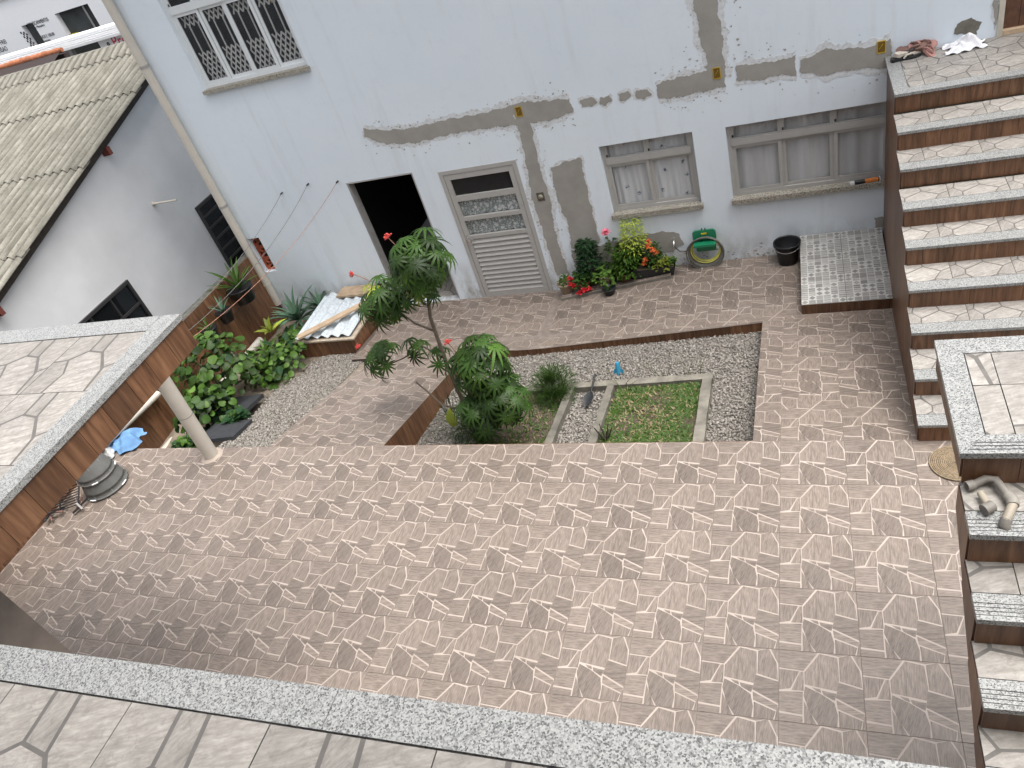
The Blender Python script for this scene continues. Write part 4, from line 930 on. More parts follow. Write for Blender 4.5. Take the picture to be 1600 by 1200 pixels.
def rosette(parent, c, n, rad, seed, tilt=(0,0,1), low=-.35, sc_=1.0, yellow=0):
    """palmate leaves on thin stalks around a shoot tip"""
    r = random.Random(seed); tips = []; mb = MB(); c = Vector(c); ax = Vector(tilt).normalized()
    for k in range(n):
        a = k*2.39996; t = (k+.5)/n; el = (1-t)*1.25+t*low; q = Vector((math.cos(a)*math.cos(el), math.sin(a)*math.cos(el), math.sin(el)))
        q = Vector((0,0,1)).rotation_difference(ax) @ q; q = (q+Vector((0,0,.08))).normalized(); L = rad*r.uniform(.75, 1.1)
        p = c+q*L; mid = c+q*L*.5+Vector((0,0,.02)); mb.tube([c, mid, p], [.004, .003, .0025], 5, 0, False)
        nrm = (q*.75+Vector((0,0,.65))).normalized()
        me = PALM[4] if (k < yellow) else PALM[r.randrange(4)]
        inst('leaf', me, parent, p, orient(nrm, r.uniform(0, 6.28)), (sc_*r.uniform(.85, 1.15),)*3)
    return mb.build('stalks', STEMM, parent)
def coral_flower(parent, p0, p1, s=1.0):
    mb = MB(); p0 = Vector(p0); p1 = Vector(p1); d = (p1-p0).normalized(); mb.tube([p0, (p0+p1)/2+Vector((0,0,.01)), p1], [.005, .0045, .004], 6, 0)
    r = random.Random(int(abs(p1.x)*1000))
    for k in range(26):
        a = r.uniform(0, 6.28); e = r.uniform(.15, 1.4); q = Vector((math.cos(a)*math.sin(e), math.sin(a)*math.sin(e), math.cos(e))); q = Vector((0,0,1)).rotation_difference(d) @ q
        tip = p1+q*(.045*s*r.uniform(.7, 1.1)); mb.tube([p1, tip], [.0022, .003], 4, 1); mb.lathe([(0, -.006), (.008*s, 0), (0, .007)], tuple(tip), 5, 1)
    return mb.build('flower', [plain('flower_stalk', (.22,.12,.08), .7), CORALF], parent)

# ---- coral plant standing in the gravel bed
cp = thing('coral_plant', 'tall coral plant with divided leaves and red flowers in the gravel bed', 'shrub', (0,0,0))
A0 = Vector((-3.08, .52, -.52)); A1 = Vector((-3.17, .68, -.42)); A2 = Vector((-3.28, .75, -.02)); A3 = Vector((-3.29, .75, .39)); A4 = Vector((-3.27, .78, 1.02)); A5 = Vector((-3.12, .78, 1.58))
mb = MB(); mb.tube([A0, A1, A2, A3, A4, A5], [.034, .032, .028, .024, .019, .012], 9)
B1 = (-3.570, 0.850, 1.216); B2 = (-3.795, 0.700, 0.238); B3 = (-2.929, 0.620, 0.349); B4 = (-4.110, 0.850, 0.406)
mb.tube([A3.lerp(A4, .75), Vector((-3.496, 0.820, 0.948)), Vector((-3.689, 0.850, 1.164))], [.013, .010, .008], 7)
mb.tube([A3.lerp(A4, .2), Vector((-3.574, 0.900, 0.596)), Vector((-3.910, 0.950, 0.402)), Vector((-4.139, 0.950, 0.324))], [.012, .010, .008, .007], 7)
mb.tube([A2.lerp(A1, .3), Vector((-3.077, 0.600, 0.108)), Vector((-2.867, 0.550, 0.406))], [.016, .012, .010], 7)
mb.tube([A1.lerp(A2, .5), Vector((-3.521, 0.700, -0.076)), Vector((-3.636, 0.720, 0.101)), Vector((-3.721, 0.720, 0.245))], [.014, .012, .010, .009], 7)
mb.tube([A1, Vector((-2.815, 0.500, -0.085)), Vector((-2.673, 0.450, 0.093))], [.014, .011, .008], 7)
mb.build('trunk', BARK, cp)
rosette(cp, A5+Vector((-.02, 0, .10)), 34, .29, 1, (.05,-.3,1), -.8, 1.15)
rosette(cp, Vector((-3.221, 0.780, 1.346)), 9, .14, 2, (0,-.3,.4), -1.0, .85, 3)
rosette(cp, Vector((-3.750, 0.850, 1.234)), 24, .24, 3, (-.35,-.3,1), -.9, 1.1, 2)
rosette(cp, Vector((-3.406, 0.800, 1.298)), 5, .12, 31, (.2,-.3,.5), -.4, .9, 1)
rosette(cp, Vector((-4.116, 0.950, 0.434)), 13, .21, 4, (-.5,-.2,.7), -.35, 1.1)
rosette(cp, Vector((-3.701, 0.950, 0.522)), 5, .13, 5, (.1,-.3,.5), -.6, .95)
rosette(cp, Vector((-2.818, 0.550, 0.555)), 32, .30, 6, (.1,-.35,1), -.8, 1.25)
rosette(cp, Vector((-2.634, 0.450, 0.223)), 22, .26, 7, (.35,-.35,.8), -.7, 1.1)
rosette(cp, Vector((-2.891, 0.400, 0.103)), 22, .26, 8, (0,-.4,.7), -.8, 1.1)
rosette(cp, Vector((-3.349, 0.800, 0.530)), 4, .12, 12, (-.2,-.3,.5), -.5, .9)
for a, b in ((((-3.281, 0.780, 1.793)), ((-3.354, 0.780, 1.963))), (((-3.794, 0.850, 1.474)), ((-3.951, 0.850, 1.576))), (((-4.228, 0.950, 0.423)), ((-4.386, 0.950, 0.591))), (((-3.036, 0.600, 0.712)), ((-3.075, 0.600, 0.822)))): coral_flower(cp, a, b)

# ---- feathery bush and weeds of the raised beds
def feathery(parent, c, rx, rz, n, mat_, seed, L=.09):
    r = random.Random(seed); mb = MB(); c = Vector(c)
    for k in range(n):
        a = r.uniform(0, 6.28); e = r.uniform(-.15, 1.5); q = Vector((math.cos(a)*math.cos(e), math.sin(a)*math.cos(e), math.sin(e))); p = c+Vector((q.x*rx, q.y*rx, q.z*rz))*r.uniform(.3, 1)
        lobe(mb, p, (q+Vector((r.uniform(-.6,.6), r.uniform(-.6,.6), r.uniform(-.2,.6)))), (0,0,1), L*r.uniform(.6, 1.3), .0035, .5, 2)
    return mb.build('foliage', mat_, parent)
fb = thing('feathery_bush', 'low feathery green bush beside the coral plant in the bed', 'bush', (0,0,0))
q = (-2.479, 1.359, -0.586); feathery(fb, (q[0], q[1], q[2]+.10), .27, .26, 1500, LEAF_M, 3); feathery(fb, (q[0]+.05, q[1]-.15, q[2]+.05), .22, .14, 600, LEAF_D, 8)
MB().tube([(q[0], q[1], q[2]-.05), (q[0], q[1], q[2]+.25)], [.012, .006], 6).build('stem', BARK, fb)
pl2 = thing('spiky_plant', 'dark spiky tuft with a yellow-green leaf at the patio edge', 'plant', (0,0,0))
q = (-3.328, 0.512, -0.488)
for s in range(4): feathery(pl2, (q[0]+rnd.uniform(-.25,.35), q[1]+rnd.uniform(0,.25), q[2]+.06), .16, .30, 130, LEAF_D, 50+s, .24)
mb = MB(); lobe(mb, (q[0]-.03, q[1]-.0, q[2]+.25), (.15,-.2,1), (0,-1,0), .30, .065, .35); mb.build('yellow_leaf', LEAF_Y, pl2)

# raised beds with concrete kerbs
def kerb(name_label, p0, p1, w, h):
    mb = MB(); p0 = Vector(p0); p1 = Vector(p1); n = 6; 
    for i in range(n):
        a = p0.lerp(p1, i/n); b = p0.lerp(p1, (i+1)/n); mb.beam(a+Vector((0,0,h/2-.03)), b+Vector((0,0,h/2-.03)), w+.006*math.sin(i*2.1), h, 0)
    o = mb.build('kerb', CONC); tag(o, name_label, 'kerb', 'concrete kerbs of the raised beds'); return o
def gz(x, y, dz=0.0): return (x, y, zg(x, y)+dz)
kerb('concrete kerb on the right side of the grassy bed', gz(-.75, .12), gz(-.76, 1.43), .10, .12)
kerb('concrete kerb along the back of the two raised beds', gz(-3.2, 1.43), gz(-.70, 1.42), .09, .115)
kerb('concrete kerb on the left side of the grassy bed', gz(-1.80, .12), gz(-1.81, 1.38), .08, .12)
kerb('concrete kerb on the right side of the bare soil bed', gz(-2.27, .12), gz(-2.28, 1.38), .08, .12)
for (x0, x1, nm) in ((-1.76, -.81, 'soil of the grassy raised bed'), (-3.15, -2.32, 'bare soil of the bed below the coral plant')):
    mb = MB(); sheet(mb, x0, x1, .02, 1.38, lambda x, y: zg(x, y)+.03+.015*math.sin(9*x)*math.sin(7*y), .12); o = mb.build('bed_soil', SOIL if x0 > -2 else plain('litter_soil', (.075,.055,.04), .95, var=.6, scale=60, bump=.8)); tag(o, kind='structure')
def grass(name, n, fx, label, mats, L=(.04, .10), seed=1):
    r = random.Random(seed); mb = MB()
    for k in range(n):
        p, m_ = fx(r)
        if p is None: continue
        a = r.uniform(0, 6.28); lobe(mb, p, (math.cos(a)*.7, math.sin(a)*.7, r.uniform(.4, 1.2)), (0,0,1), r.uniform(*L), r.uniform(.003, .009), .8, 2, m_)
    o = mb.build(name, mats); tag(o, label, 'grass', kind='stuff'); return o
def fx1(r):
    x, y = r.uniform(-1.74, -.83), r.uniform(.05, 1.36); bare = .8*math.exp(-(((x+1.38)/.28)**2+((y-.85)/.33)**2))
    if r.random() < bare*.93: return None, 0
    return (x, y, zg(x, y)+.025), (2 if r.random() < .08+bare*.6 else (1 if r.random() < .3 else 0))
grass('grass', 9500, fx1, 'weedy green grass growing in the kerbed bed', [GRASS, LEAF_M, DRY], (.03, .075))
def fx2(r):
    x, y = r.uniform(-3.15, -2.33), r.uniform(.05, 1.36)
    if r.random() < .5 and y > .45: return None, 0
    return (x, y, zg(x, y)+.025), r.choice((0, 0, 1, 2))
grass('grass', 3000, fx2, 'sparse weeds in the bare soil bed', [GRASS, LEAF_M, DRY], (.03, .08), seed=2)
# thin dry reeds behind the back kerb, and a twiggy plant at its front
for k, (px, lab) in enumerate((((-1.30, 1.52), 'thin leafless stems behind the middle of the back kerb'), ((-.92, 1.50), 'thin leafless stems behind the right end of the back kerb'), ((-1.68, 1.35), 'thin leafless stems beside the blue pinwheel'))):
    t = thing('stem_plant', lab, 'plant', (0,0,0), 0, 'thin stems by the kerb'); mb = MB(); r = random.Random(k)
    for i in range(5):
        a = r.uniform(0, 6.28); b = gz(px[0]+r.uniform(-.08,.08), px[1]+r.uniform(-.04,.04)); mb.tube([b, (b[0]+math.cos(a)*.06, b[1]+math.sin(a)*.06, b[2]+.14), (b[0]+math.cos(a)*.14, b[1]+math.sin(a)*.1, b[2]+r.uniform(.2,.3))], [.004, .003, .002], 5)
    mb.build('stems', STEMM, t)
t = thing('succulent', 'small dark branching twig plant at the edge of the grassy bed', 'plant', (0,0,0)); mb = MB(); b = (-1.689, 0.454, -0.438)
for i in range(6):
    a = i*1.05; mb.tube([(b[0], b[1], b[2]), (b[0]+.05*math.cos(a), b[1]+.04*math.sin(a), b[2]+.10), (b[0]+.09*math.cos(a), b[1]+.06*math.sin(a), b[2]+.2)], [.010, .009, .005], 6)
mb.build('branches', plain('dark_twig', (.05,.04,.03), .8), t)
# blue toy pinwheel bird on a stick, black trowel
t = thing('garden_ornament', 'small blue dragonfly garden ornament on a stick behind the kerb', 'ornament', (0,0,0)); b = gz(-1.72, 1.50)
mb = MB(); mb.tube([b, (b[0], b[1], b[2]+.20)], .005, 6); mb.build('stick', STEMM, t)
BLUEP = plain('blue_plastic', (.04,.26,.42), .4, var=.2)
mb = MB(); mb.tube([(b[0]-.01, b[1]-.03, b[2]+.16), (b[0], b[1], b[2]+.23), (b[0], b[1]+.02, b[2]+.30)], [.012, .030, .020], 10); mb.build('body', BLUEP, t)
for s in (-1, 1): mb = MB(); lobe(mb, (b[0], b[1], b[2]+.24), (s*.5, -.2, -.6), (0,-1,.3), .10, .022, .2); mb.build('wing', BLUEP, t)
t = thing('trowel', 'black hand trowel stuck in the gravel between the two beds', 'trowel', (0,0,0)); b = gz(-2.03, 1.15, .03)
mb = MB(); mb.tube([(b[0]+.02, b[1]+.10, b[2]+.05), (b[0]+.06, b[1]+.28, b[2]+.16)], [.011, .014], 8); mb.build('handle', BLACK, t)
mb = MB(); lobe(mb, (b[0]+.02, b[1]+.10, b[2]+.05), (-.15, -1, -.15), (0,0,1), .22, .06, .05, fold=.3); mb.build('blade', BLACK, t)

# ================================================================== side garden
LEAFR = []
for s in range(3):                                                  # round scalloped leaf
    r = random.Random(s); mb = MB(); n = 12; V = [(0,0,-.006)]+[((1+.08*math.cos(3*a))*math.cos(a)*.5, (1+.05*math.sin(4*a))*math.sin(a)*.5, .05*math.cos(2*a)-.04*r.random()) for a in [2*math.pi*k/n for k in range(n)]]
    V = [(x*.15, y*.15, z*.34) for x, y, z in V]; mb.add(V, [(0, 1+k, 1+(k+1) % n) for k in range(n)], 0, True); LEAFR.append([mb.mesh('round_leaf', m_) for m_ in (LEAF_D, LEAF_M, LEAF_L)])
def leafy(name, label, c, rx, ry, h, n, seed, weights=(3, 5, 2), s=(.8, 1.25), floor=.15, inner=.55):
    t = thing(name, label, 'plant', (0,0,0)); r = random.Random(seed); mb = MB(); c = Vector(c)
    for k in range(9):
        a = r.uniform(0, 6.28); q = Vector((math.cos(a)*rx*r.uniform(.2,.7), math.sin(a)*ry*r.uniform(.2,.7), h*r.uniform(.5,.85))); mb.tube([c+q*.05, c+q*.5+Vector((0,0,h*.12)), c+q], [.011, .008, .005], 5)
    mb.build('stems', STEMM, t)
    for k in range(n):
        a = r.uniform(0, 6.28); z = r.random()**.8; rad = math.sqrt(max(0, 1-(z*.95)**2.2))*r.uniform(inner, 1.05)
        p = c+Vector((math.cos(a)*rx*rad, math.sin(a)*ry*rad, h*(floor+(1-floor)*z)))
        nr = Vector((math.cos(a)*rad*.8+r.uniform(-.35,.35), math.sin(a)*rad*.8-.25+r.uniform(-.3,.3), .55+z*.6))
        inst('leaf', LEAFR[r.randrange(3)][r.choices((0,1,2), weights)[0]], t, p, orient(nr, r.uniform(0, 6.28)), (r.uniform(*s),)*3)
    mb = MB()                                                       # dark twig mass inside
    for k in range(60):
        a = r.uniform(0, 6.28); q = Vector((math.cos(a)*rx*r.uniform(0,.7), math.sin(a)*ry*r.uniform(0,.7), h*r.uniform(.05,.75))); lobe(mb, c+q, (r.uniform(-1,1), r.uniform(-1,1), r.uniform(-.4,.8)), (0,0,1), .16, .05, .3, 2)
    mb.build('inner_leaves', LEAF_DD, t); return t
leafy('geranium_bush', 'big round-leaved green bush beside the terrace corner', (-7.15, 1.42, -.5), .58, .62, 1.02, 295, 1, (5, 5, 2), (.45, .95))
leafy('geranium_bush', 'dark trailing leaves hanging below the big round-leaved bush', (-6.95, .78, -.35), .40, .42, .55, 130, 2, (6, 4, 1), (.45, .8))
leafy('ground_cover', 'low round-leaved ground cover beside the gravel strip', (-6.85, 2.15, -.62), .48, .62, .36, 280, 3, (4, 5, 1), (.4, .75), .05, .1)
leafy('ground_cover', 'small leafy ground cover under the aloe near the wall', (-7.15, 3.0, -.85), .42, .42, .30, 100, 4, (4, 4, 1), (.45, .8), .05, .1)
leafy('herb', 'low green herbs at the foot of the clothesline post', (-6.75, .16, -.2), .38, .16, .20, 90, 5, (1, 4, 4), (.3, .55), .05, .1)
leafy('herb', 'small green sprout between the two dark stepping slabs', (-6.45, .70, -.25), .14, .14, .14, 26, 6, (1, 4, 3), (.35, .6), .05, .1)
def aloe(name, label, c, n, L, w, mat_, seed, spread=1.0, droop=.55, parent=None, mx=.15):
    t = parent or thing(name, label, 'plant', (0,0,0)); r = random.Random(seed)
    mbs = []
    for s in range(3): mb = MB(); lobe(mb, (0,0,0), (0,1,0), (0,0,1), 1.0, w/L, droop*(.7+.3*s), 4, 0, .5); mbs.append(mb.mesh('aloe_leaf', mat_))
    for k in range(n):
        a = k*2.39996+r.uniform(-.2,.2); el = 1.35-1.25*spread*(k/n)+r.uniform(-.1,.1); l = L*r.uniform(.75,1.1)
        o = inst('leaf', mbs[k % 3], t, c, (el, 0, a), (l, l, l))
    return t
aloe('aloe', 'large blue-green aloe at the corner below the downspout', (-7.22, 3.42, -.62), 34, .60, .034, LEAF_B, 1, 1.0, .6)
aloe('aloe', 'second dark aloe behind the big one against the wall', (-6.98, 3.74, -.66), 22, .52, .030, LEAF_B, 2, 1.0, .6)
aloe('bromeliad', 'yellow-green broad-leaved plant in front of the large aloe', (-7.30, 2.86, -.42), 7, .30, .045, LEAF_Y, 3, .9, .4)
aloe('bromeliad', 'lime-green broad-leaved plant at the end of the lower pipe', (-7.18, 2.45, -.50), 8, .30, .04, LEAF_L, 4, .9, .4)
def hung_pot(label, x, y, z, r_, h, n, L, seed):
    t = thing('hanging_pot', label, 'pot', (x, y, z), 0, 'black plant pots of the side garden')
    mb = MB(); mb.lathe([(0, 0), (r_*.78, 0), (r_, h), (r_*1.06, h), (r_*1.06, h-.02), (r_*.95, h-.02), (0, h-.03)], (0,0,0), 14); mb.build('pot', BLACK, t)
    aloe('', '', (0, 0, h-.03), n, L, L*.05, LEAF_M if seed % 2 else LEAF_B, seed, .7, .35, t)
    for o in t.children:
        pass
hung_pot('largest black pot with spiky aloe hung on the boundary wall', -7.66, 3.10, .04, .19, .24, 16, .55, 21)
hung_pot('middle-sized black pot with a small aloe on the boundary wall', -7.70, 2.62, .02, .12, .18, 9, .34, 22)
hung_pot('smallest black pot nearest the leafy bush on the boundary wall', -7.70, 2.22, .02, .11, .16, 7, .24, 23)
hung_pot('small dark pot with bare stalks standing by the ground cover', -7.35, 2.05, -.48, .10, .16, 5, .26, 24)
for i, (c, lab) in enumerate((((-6.78, 1.12), 'dark slate slab nearer the leafy bush'), ((-6.42, .42), 'dark slate slab nearer the clothesline post'))):
    mb = MB(); z = zf(*c)-.03; mb.box(c[0]-.27, c[0]+.27, c[1]-.22, c[1]+.22, z-.03, z+.02, rot=(-.26, 0, .12)); o = mb.build('stepping_slab', CHAR); tag(o, lab, 'slab', 'dark slabs on the gravel')
# ---- covered cistern: brown tiled box, corrugated sheet, two planks
cb_ = thing('cistern_box', 'low brown tiled box under the corrugated sheet by the wall', 'box', (0,0,0))
bx0, bx1, by0, by1, bz = -6.84, -5.80, 2.66, WY-.02, -.50
mb = MB(); mb.box(bx0+.015, bx1-.015, by0+.015, by1, -1.0, bz-.002); mb.build('core', CONC, cb_)
panels_x(cb_, bx0, bx1, by0+.014, lambda x: bz-.022, lambda x: -1.0, .52); panels_y(cb_, by0, by1, bx1-.014, lambda y: bz-.022, lambda y: -1.0, .42); panels_y(cb_, by0, by1, bx0+.014, lambda y: bz-.022, lambda y: -1.0, .42, face=-1)
mb = MB(); mb.box(bx0-.015, bx1+.015, by0-.02, by1, bz-.02, bz+.004); mb.build('rim', plain('beige_rim', (.42,.35,.27), .8, var=.2), cb_)
o = corr_sheet(bx0+.03, bx1-.04, by0+.03, by1-.1, 0, FIBREB, 'corrugated_sheet', None, .024, .177, lambda y: bz+.035+.03*(y-by0)); tag(o, 'pale blue-grey corrugated sheet covering the brown box', 'sheet')
mb = MB(); mb.beam((-6.642, 2.575, -0.360), (-5.738, 3.397, -0.340), .12, .028); o = mb.build('plank', LUMBER); tag(o, 'long narrow plank lying diagonally on the corrugated sheet', 'plank')
mb = MB(); mb.box(-6.50, -5.62, 3.60, 3.86, bz+.10, bz+.135, rot=(0,0,-.02)); o = mb.build('plank', LUMBER); tag(o, 'wide stained board at the wall end of the corrugated sheet', 'plank')

# ================================================================== clothesline post and lines
t = thing('clothesline_post', 'cream round post standing at the patio edge by the terrace corner', 'post', (-6.14, -.13, 0))
mb = MB(); mb.tube([(0,0,0), (.075,-.02,.7), (.18,-.05,1.62)], .082, 20); mb.build('shaft', PVC, t)
mb = MB(); mb.tube([(.070,-.018,.655), (.071,-.018,.662)], .0835, 20); mb.build('seam', WIRE, t)
mb = MB(); mb.lathe([(.13, .0), (.10, .012), (.083, .014)], (0,0,0), 18); mb.build('footing', plain('mortar_foot', (.36,.30,.25), .9), t)
for k, (px, end, col_, lab) in enumerate((((-6.775, 3.900, 1.280), (-6.02, -.16, 1.50), WIRE, 'thin dark clothesline nearest the downspout'), ((-6.279, 3.900, 1.347), (-5.98, -.16, 1.44), WIRE, 'thin pale clothesline between the other two lines'), ((-5.798, 3.900, 1.313), (-5.97, -.14, 1.38), plain('orange_line', (.36,.17,.11), .6), 'orange clothesline nearest the open doorway'))):
    a = Vector((px[0], WY-.02, px[2])); b = Vector(end); n = 24; P = []
    for i in range(n+1): s = i/n; p = a.lerp(b, s); p.z -= .20*4*s*(1-s)*(.7 if k == 0 else 1.0); P.append(p)
    ln = thing('clothesline', lab, 'clothesline', (0,0,0)); mb = MB(); mb.tube(P, .0035, 5); mb.build('line', col_, ln)
    mb = MB(); mb.tube([a+Vector((0,.02,0)), a+Vector((0,-.035,0))], .012, 8); mb.build('hook', BLACK, ln)
MATS = plain('brown_straw', (.25,.19,.12), .8, var=.3, scale=60, bump=.6)
# ================================================================== things along the house wall
led = thing('tiled_ledge', 'low tiled ledge below the flower pots beside the metal door', 'ledge', (0,0,0))
lz = lambda x: zf(x, 3.7)+.055
mb = MB(); V = []
L0, L1, LYF = -2.95, -1.40, 3.60
for x in (L0, L1): V += [(x, LYF, zf(x, 3.6)-.05), (x, WY-.004, zf(x, 3.6)-.05), (x, WY-.004, lz(x)-.009), (x, LYF, lz(x)-.009)]
mb.add(V, [(0,1,2,3),(7,6,5,4),(0,4,5,1),(1,5,6,2),(2,6,7,3),(3,7,4,0)]); mb.build('core', CONC, led)
for i in range(4): lay(led, 'taupe', L0+i*.5, LYF, .5, .5, (L0, LYF-.01, L1, WY-.004), lambda x, y: lz(x))

def small_leaves(t, c, rx, h, n, mat_, seed, L=.05, w=.016, name='foliage', low=0.0):
    r = random.Random(seed); mb = MB(); c = Vector(c)
    for k in range(n):
        a = r.uniform(0, 6.28); z = r.random(); rad = rx*math.sqrt(r.random())*(1-.45*z); p = c+Vector((math.cos(a)*rad, math.sin(a)*rad, h*(low+(1-low)*z)))
        lobe(mb, p, (math.cos(a)+r.uniform(-.6,.6), math.sin(a)+r.uniform(-.6,.6)-.2, r.uniform(-.1,.9)), (0,0,1), L*r.uniform(.6,1.3), w*r.uniform(.7,1.2), .6, 2)
    return mb.build(name, mat_, t)
def blooms(t, pts, r_, mat_, seed, name='flower'):
    r = random.Random(seed)
    for p in pts:
        mb = MB()
        for k in range(16):
            a = r.uniform(0, 6.28); e = r.uniform(-.3, 1.5); q = Vector((math.cos(a)*math.cos(e), math.sin(a)*math.cos(e), math.sin(e))); lobe(mb, Vector(p)+q*r_*.35, q+Vector((0,0,.3)), (0,0,1), r_*.9, r_*.4, .5, 2)
        mb.lathe([(0,-r_*.4), (r_*.5, -r_*.1), (r_*.45, r_*.3), (0, r_*.5)], tuple(p), 8); mb.build(name, mat_, t)
def pot(t, r_, h, mat_, name='pot'):
    mb = MB(); mb.lathe([(0, 0), (r_*.72, 0), (r_*.93, h*.85), (r_*1.05, h*.85), (r_*1.05, h), (r_*.93, h), (r_*.9, h*.88), (0, h*.86)], (0,0,0), 18); return mb.build(name, mat_, t)
def at(x, y): return (x, y, lz(x))
def bowl(t, rx, h, mat_): return pot(t, rx, h, mat_)
t = thing('flower_pot', 'pale clay pot with small succulents at the left end of the ledge', 'flower pot', at(-2.88, 3.74)); pot(t, .11, .16, CLAYPOT); small_leaves(t, (0,0,.13), .11, .10, 90, LEAF_M, 1, .06, .012)
t = thing('flower_pot', 'pot with bright red geranium flowers at the left of the ledge', 'flower pot', at(-2.62, 3.74)); pot(t, .10, .12, TERRA); small_leaves(t, (0,0,.08), .16, .18, 160, LEAF_D, 2, .06, .026); blooms(t, [(-.15,-.06,.20),(-.10,-.12,.12),(-.13,-.02,.05),(.02,-.15,.05),(-.04,-.16,.02),(.10,-.14,.06),(-.16,-.08,.12)], .045, REDF, 2)
t = thing('potted_shrub', 'dark bushy conifer-like shrub behind the red geranium', 'shrub', at(-2.50, 3.84)); pot(t, .10, .14, TERRA); small_leaves(t, (0,0,.1), .20, .56, 700, LEAF_DD, 3, .07, .018)
t = thing('flower_pot', 'pot of pale variegated leaves at the front of the ledge', 'flower pot', at(-2.28, 3.72)); pot(t, .09, .11, CLAYPOT); small_leaves(t, (0,0,.06), .17, .20, 150, LEAF_L, 4, .08, .024)
t = thing('flower_pot', 'small black round pot standing on the floor before the ledge', 'flower pot', (-2.22, 3.52, zf(-2.2, 3.5))); pot(t, .09, .10, BLACK); small_leaves(t, (0,0,.06), .06, .06, 24, LEAF_D, 41, .05, .015)
t = thing('flower_pot', 'terracotta pot with reddish rim in the middle of the ledge', 'flower pot', at(-2.02, 3.74)); pot(t, .10, .12, TERRA); small_leaves(t, (0,0,.1), .14, .22, 120, LEAF_M, 5, .07, .022)
t = thing('rose_plant', 'tall rose stem with one pink bloom against the stained wall', 'flower', at(-2.12, 3.84)); pot(t, .08, .12, TERRA); mb = MB(); mb.tube([(0,0,.1),(-.03,0,.4),(-.05,-.03,.66)], [.008,.006,.005], 6); mb.build('stem', STEMM, t); small_leaves(t, (-.02,0,.15), .12, .42, 70, LEAF_D, 6, .07, .022); blooms(t, [(-.05,-.04,.70)], .065, PINKF, 6)
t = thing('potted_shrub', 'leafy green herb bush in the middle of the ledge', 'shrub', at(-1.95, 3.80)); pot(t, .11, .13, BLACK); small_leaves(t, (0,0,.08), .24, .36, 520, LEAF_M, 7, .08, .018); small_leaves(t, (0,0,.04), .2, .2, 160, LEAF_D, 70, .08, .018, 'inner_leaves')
t = thing('potted_shrub', 'tall yellow-green feathery shrub at the back of the ledge', 'shrub', at(-1.84, 3.85)); pot(t, .10, .14, BLACK); mb = MB(); mb.tube([(0,0,.1),(0,0,.5)], [.008,.005], 6); mb.build('stem', STEMM, t); small_leaves(t, (0,0,.36), .20, .44, 620, LEAF_Y, 8, .055, .009)
t = thing('flower_pot', 'pot with small orange-red blossoms right of the herb bush', 'flower pot', at(-1.62, 3.78)); pot(t, .10, .13, BLACK); small_leaves(t, (0,0,.1), .13, .30, 150, LEAF_D, 9, .06, .018); blooms(t, [(-.02,-.08,.42),(.03,-.07,.36),(.06,-.05,.30),(-.08,-.10,.24),(-.10,-.08,.18),(0,-.06,.48)], .04, ORANGEF, 9)
mb = MB(); t = thing('flower_box', 'long black flower box with light green seedlings at the right end', 'flower box', at(-1.62, 3.72), .03); 
V = [(sx*x, sy*y, z) for z, x, y in ((0, .26, .075), (.13, .29, .095)) for sx, sy in ((-1,-1),(1,-1),(1,1),(-1,1))]; mb.add(V, [(3,2,1,0),(0,1,5,4),(1,2,6,5),(2,3,7,6),(3,0,4,7)]); mb.add([(sx*.27, sy*.08, .112) for sx, sy in ((-1,-1),(1,-1),(1,1),(-1,1))], [(0,1,2,3)], 1); mb.build('box', [BLACK, SOIL], t)
small_leaves(t, (.12,0,.10), .14, .14, 130, LEAF_Y, 10, .06, .016); small_leaves(t, (.24,0,.10), .07, .12, 50, LEAF_M, 11, .05, .012, 'seedlings')

# ---- hose reel
hr = thing('hose_reel', 'green wall bracket with a coiled grey and yellow hose', 'hose', (0,0,0)); HX, HZ = -.945, -.345
mb = MB(); 
def rbox(mb, x0, x1, y0, y1, z0, z1, c, mi=0):
    P = [(x0+c,z0),(x1-c,z0),(x1,z0+c),(x1,z1-c),(x1-c,z1),(x0+c,z1),(x0,z1-c),(x0,z0+c)]; n = 8; V = [(x, y0, z) for x, z in P]+[(x, y1, z) for x, z in P]
    mb.add(V, [tuple(range(n)), tuple(range(2*n-1, n-1, -1))]+[(n+i, n+(i+1) % n, (i+1) % n, i) for i in range(n)], mi)
rbox(mb, HX-.14, HX+.15, WY-.07, WY-.045, HZ+.10, HZ+.26, .03); rbox(mb, HX-.12, HX+.13, WY-.044, WY-.002, HZ-.06, HZ+.20, .02); rbox(mb, HX-.13, HX+.14, WY-.20, WY-.06, HZ+.09, HZ+.12, .008); mb.build('bracket', GREENPL, hr)
mb = MB(); rbox(mb, HX-.03, HX+.04, WY-.076, WY-.071, HZ+.205, HZ+.225, .004); mb.build('label_plate', YELLOW, hr)
for s in (-.028, .012): MB().tube([(HX+.005+s, WY-.05, HZ+.268), (HX+.005+s+.012, WY-.05, HZ+.268)], .016, 8).build('knob', BLACK, hr)
r = random.Random(5)
for k in range(11):
    rr = .165+.006*k+r.uniform(-.006,.006); P = []; cx = HX+r.uniform(-.008,.008); cz = HZ+.0-.006*k*.6
    for i in range(41): a = 2*math.pi*i/40; P.append((cx+rr*1.03*math.cos(a), WY-.05-.010*(k % 4)-.022*(k//4)-.03*(.5-.5*math.cos(a-1.57)), cz+rr*.98*math.sin(a)-.01))
    mb = MB(); mb.tube(P, .0085, 7, 0, False); mb.build('hose_loop', HOSEY if k in (0, 1, 3) else HOSE, hr)
mb = MB(); mb.tube([(HX-.19, WY-.06, HZ+.02), (HX-.25, WY-.05, HZ-.03), (HX-.33, WY-.05, HZ-.02), (HX-.38, WY-.06, HZ+.05), (HX-.385, WY-.07, HZ+.11)], .010, 8); mb.build('feed_hose', HOSE, hr)
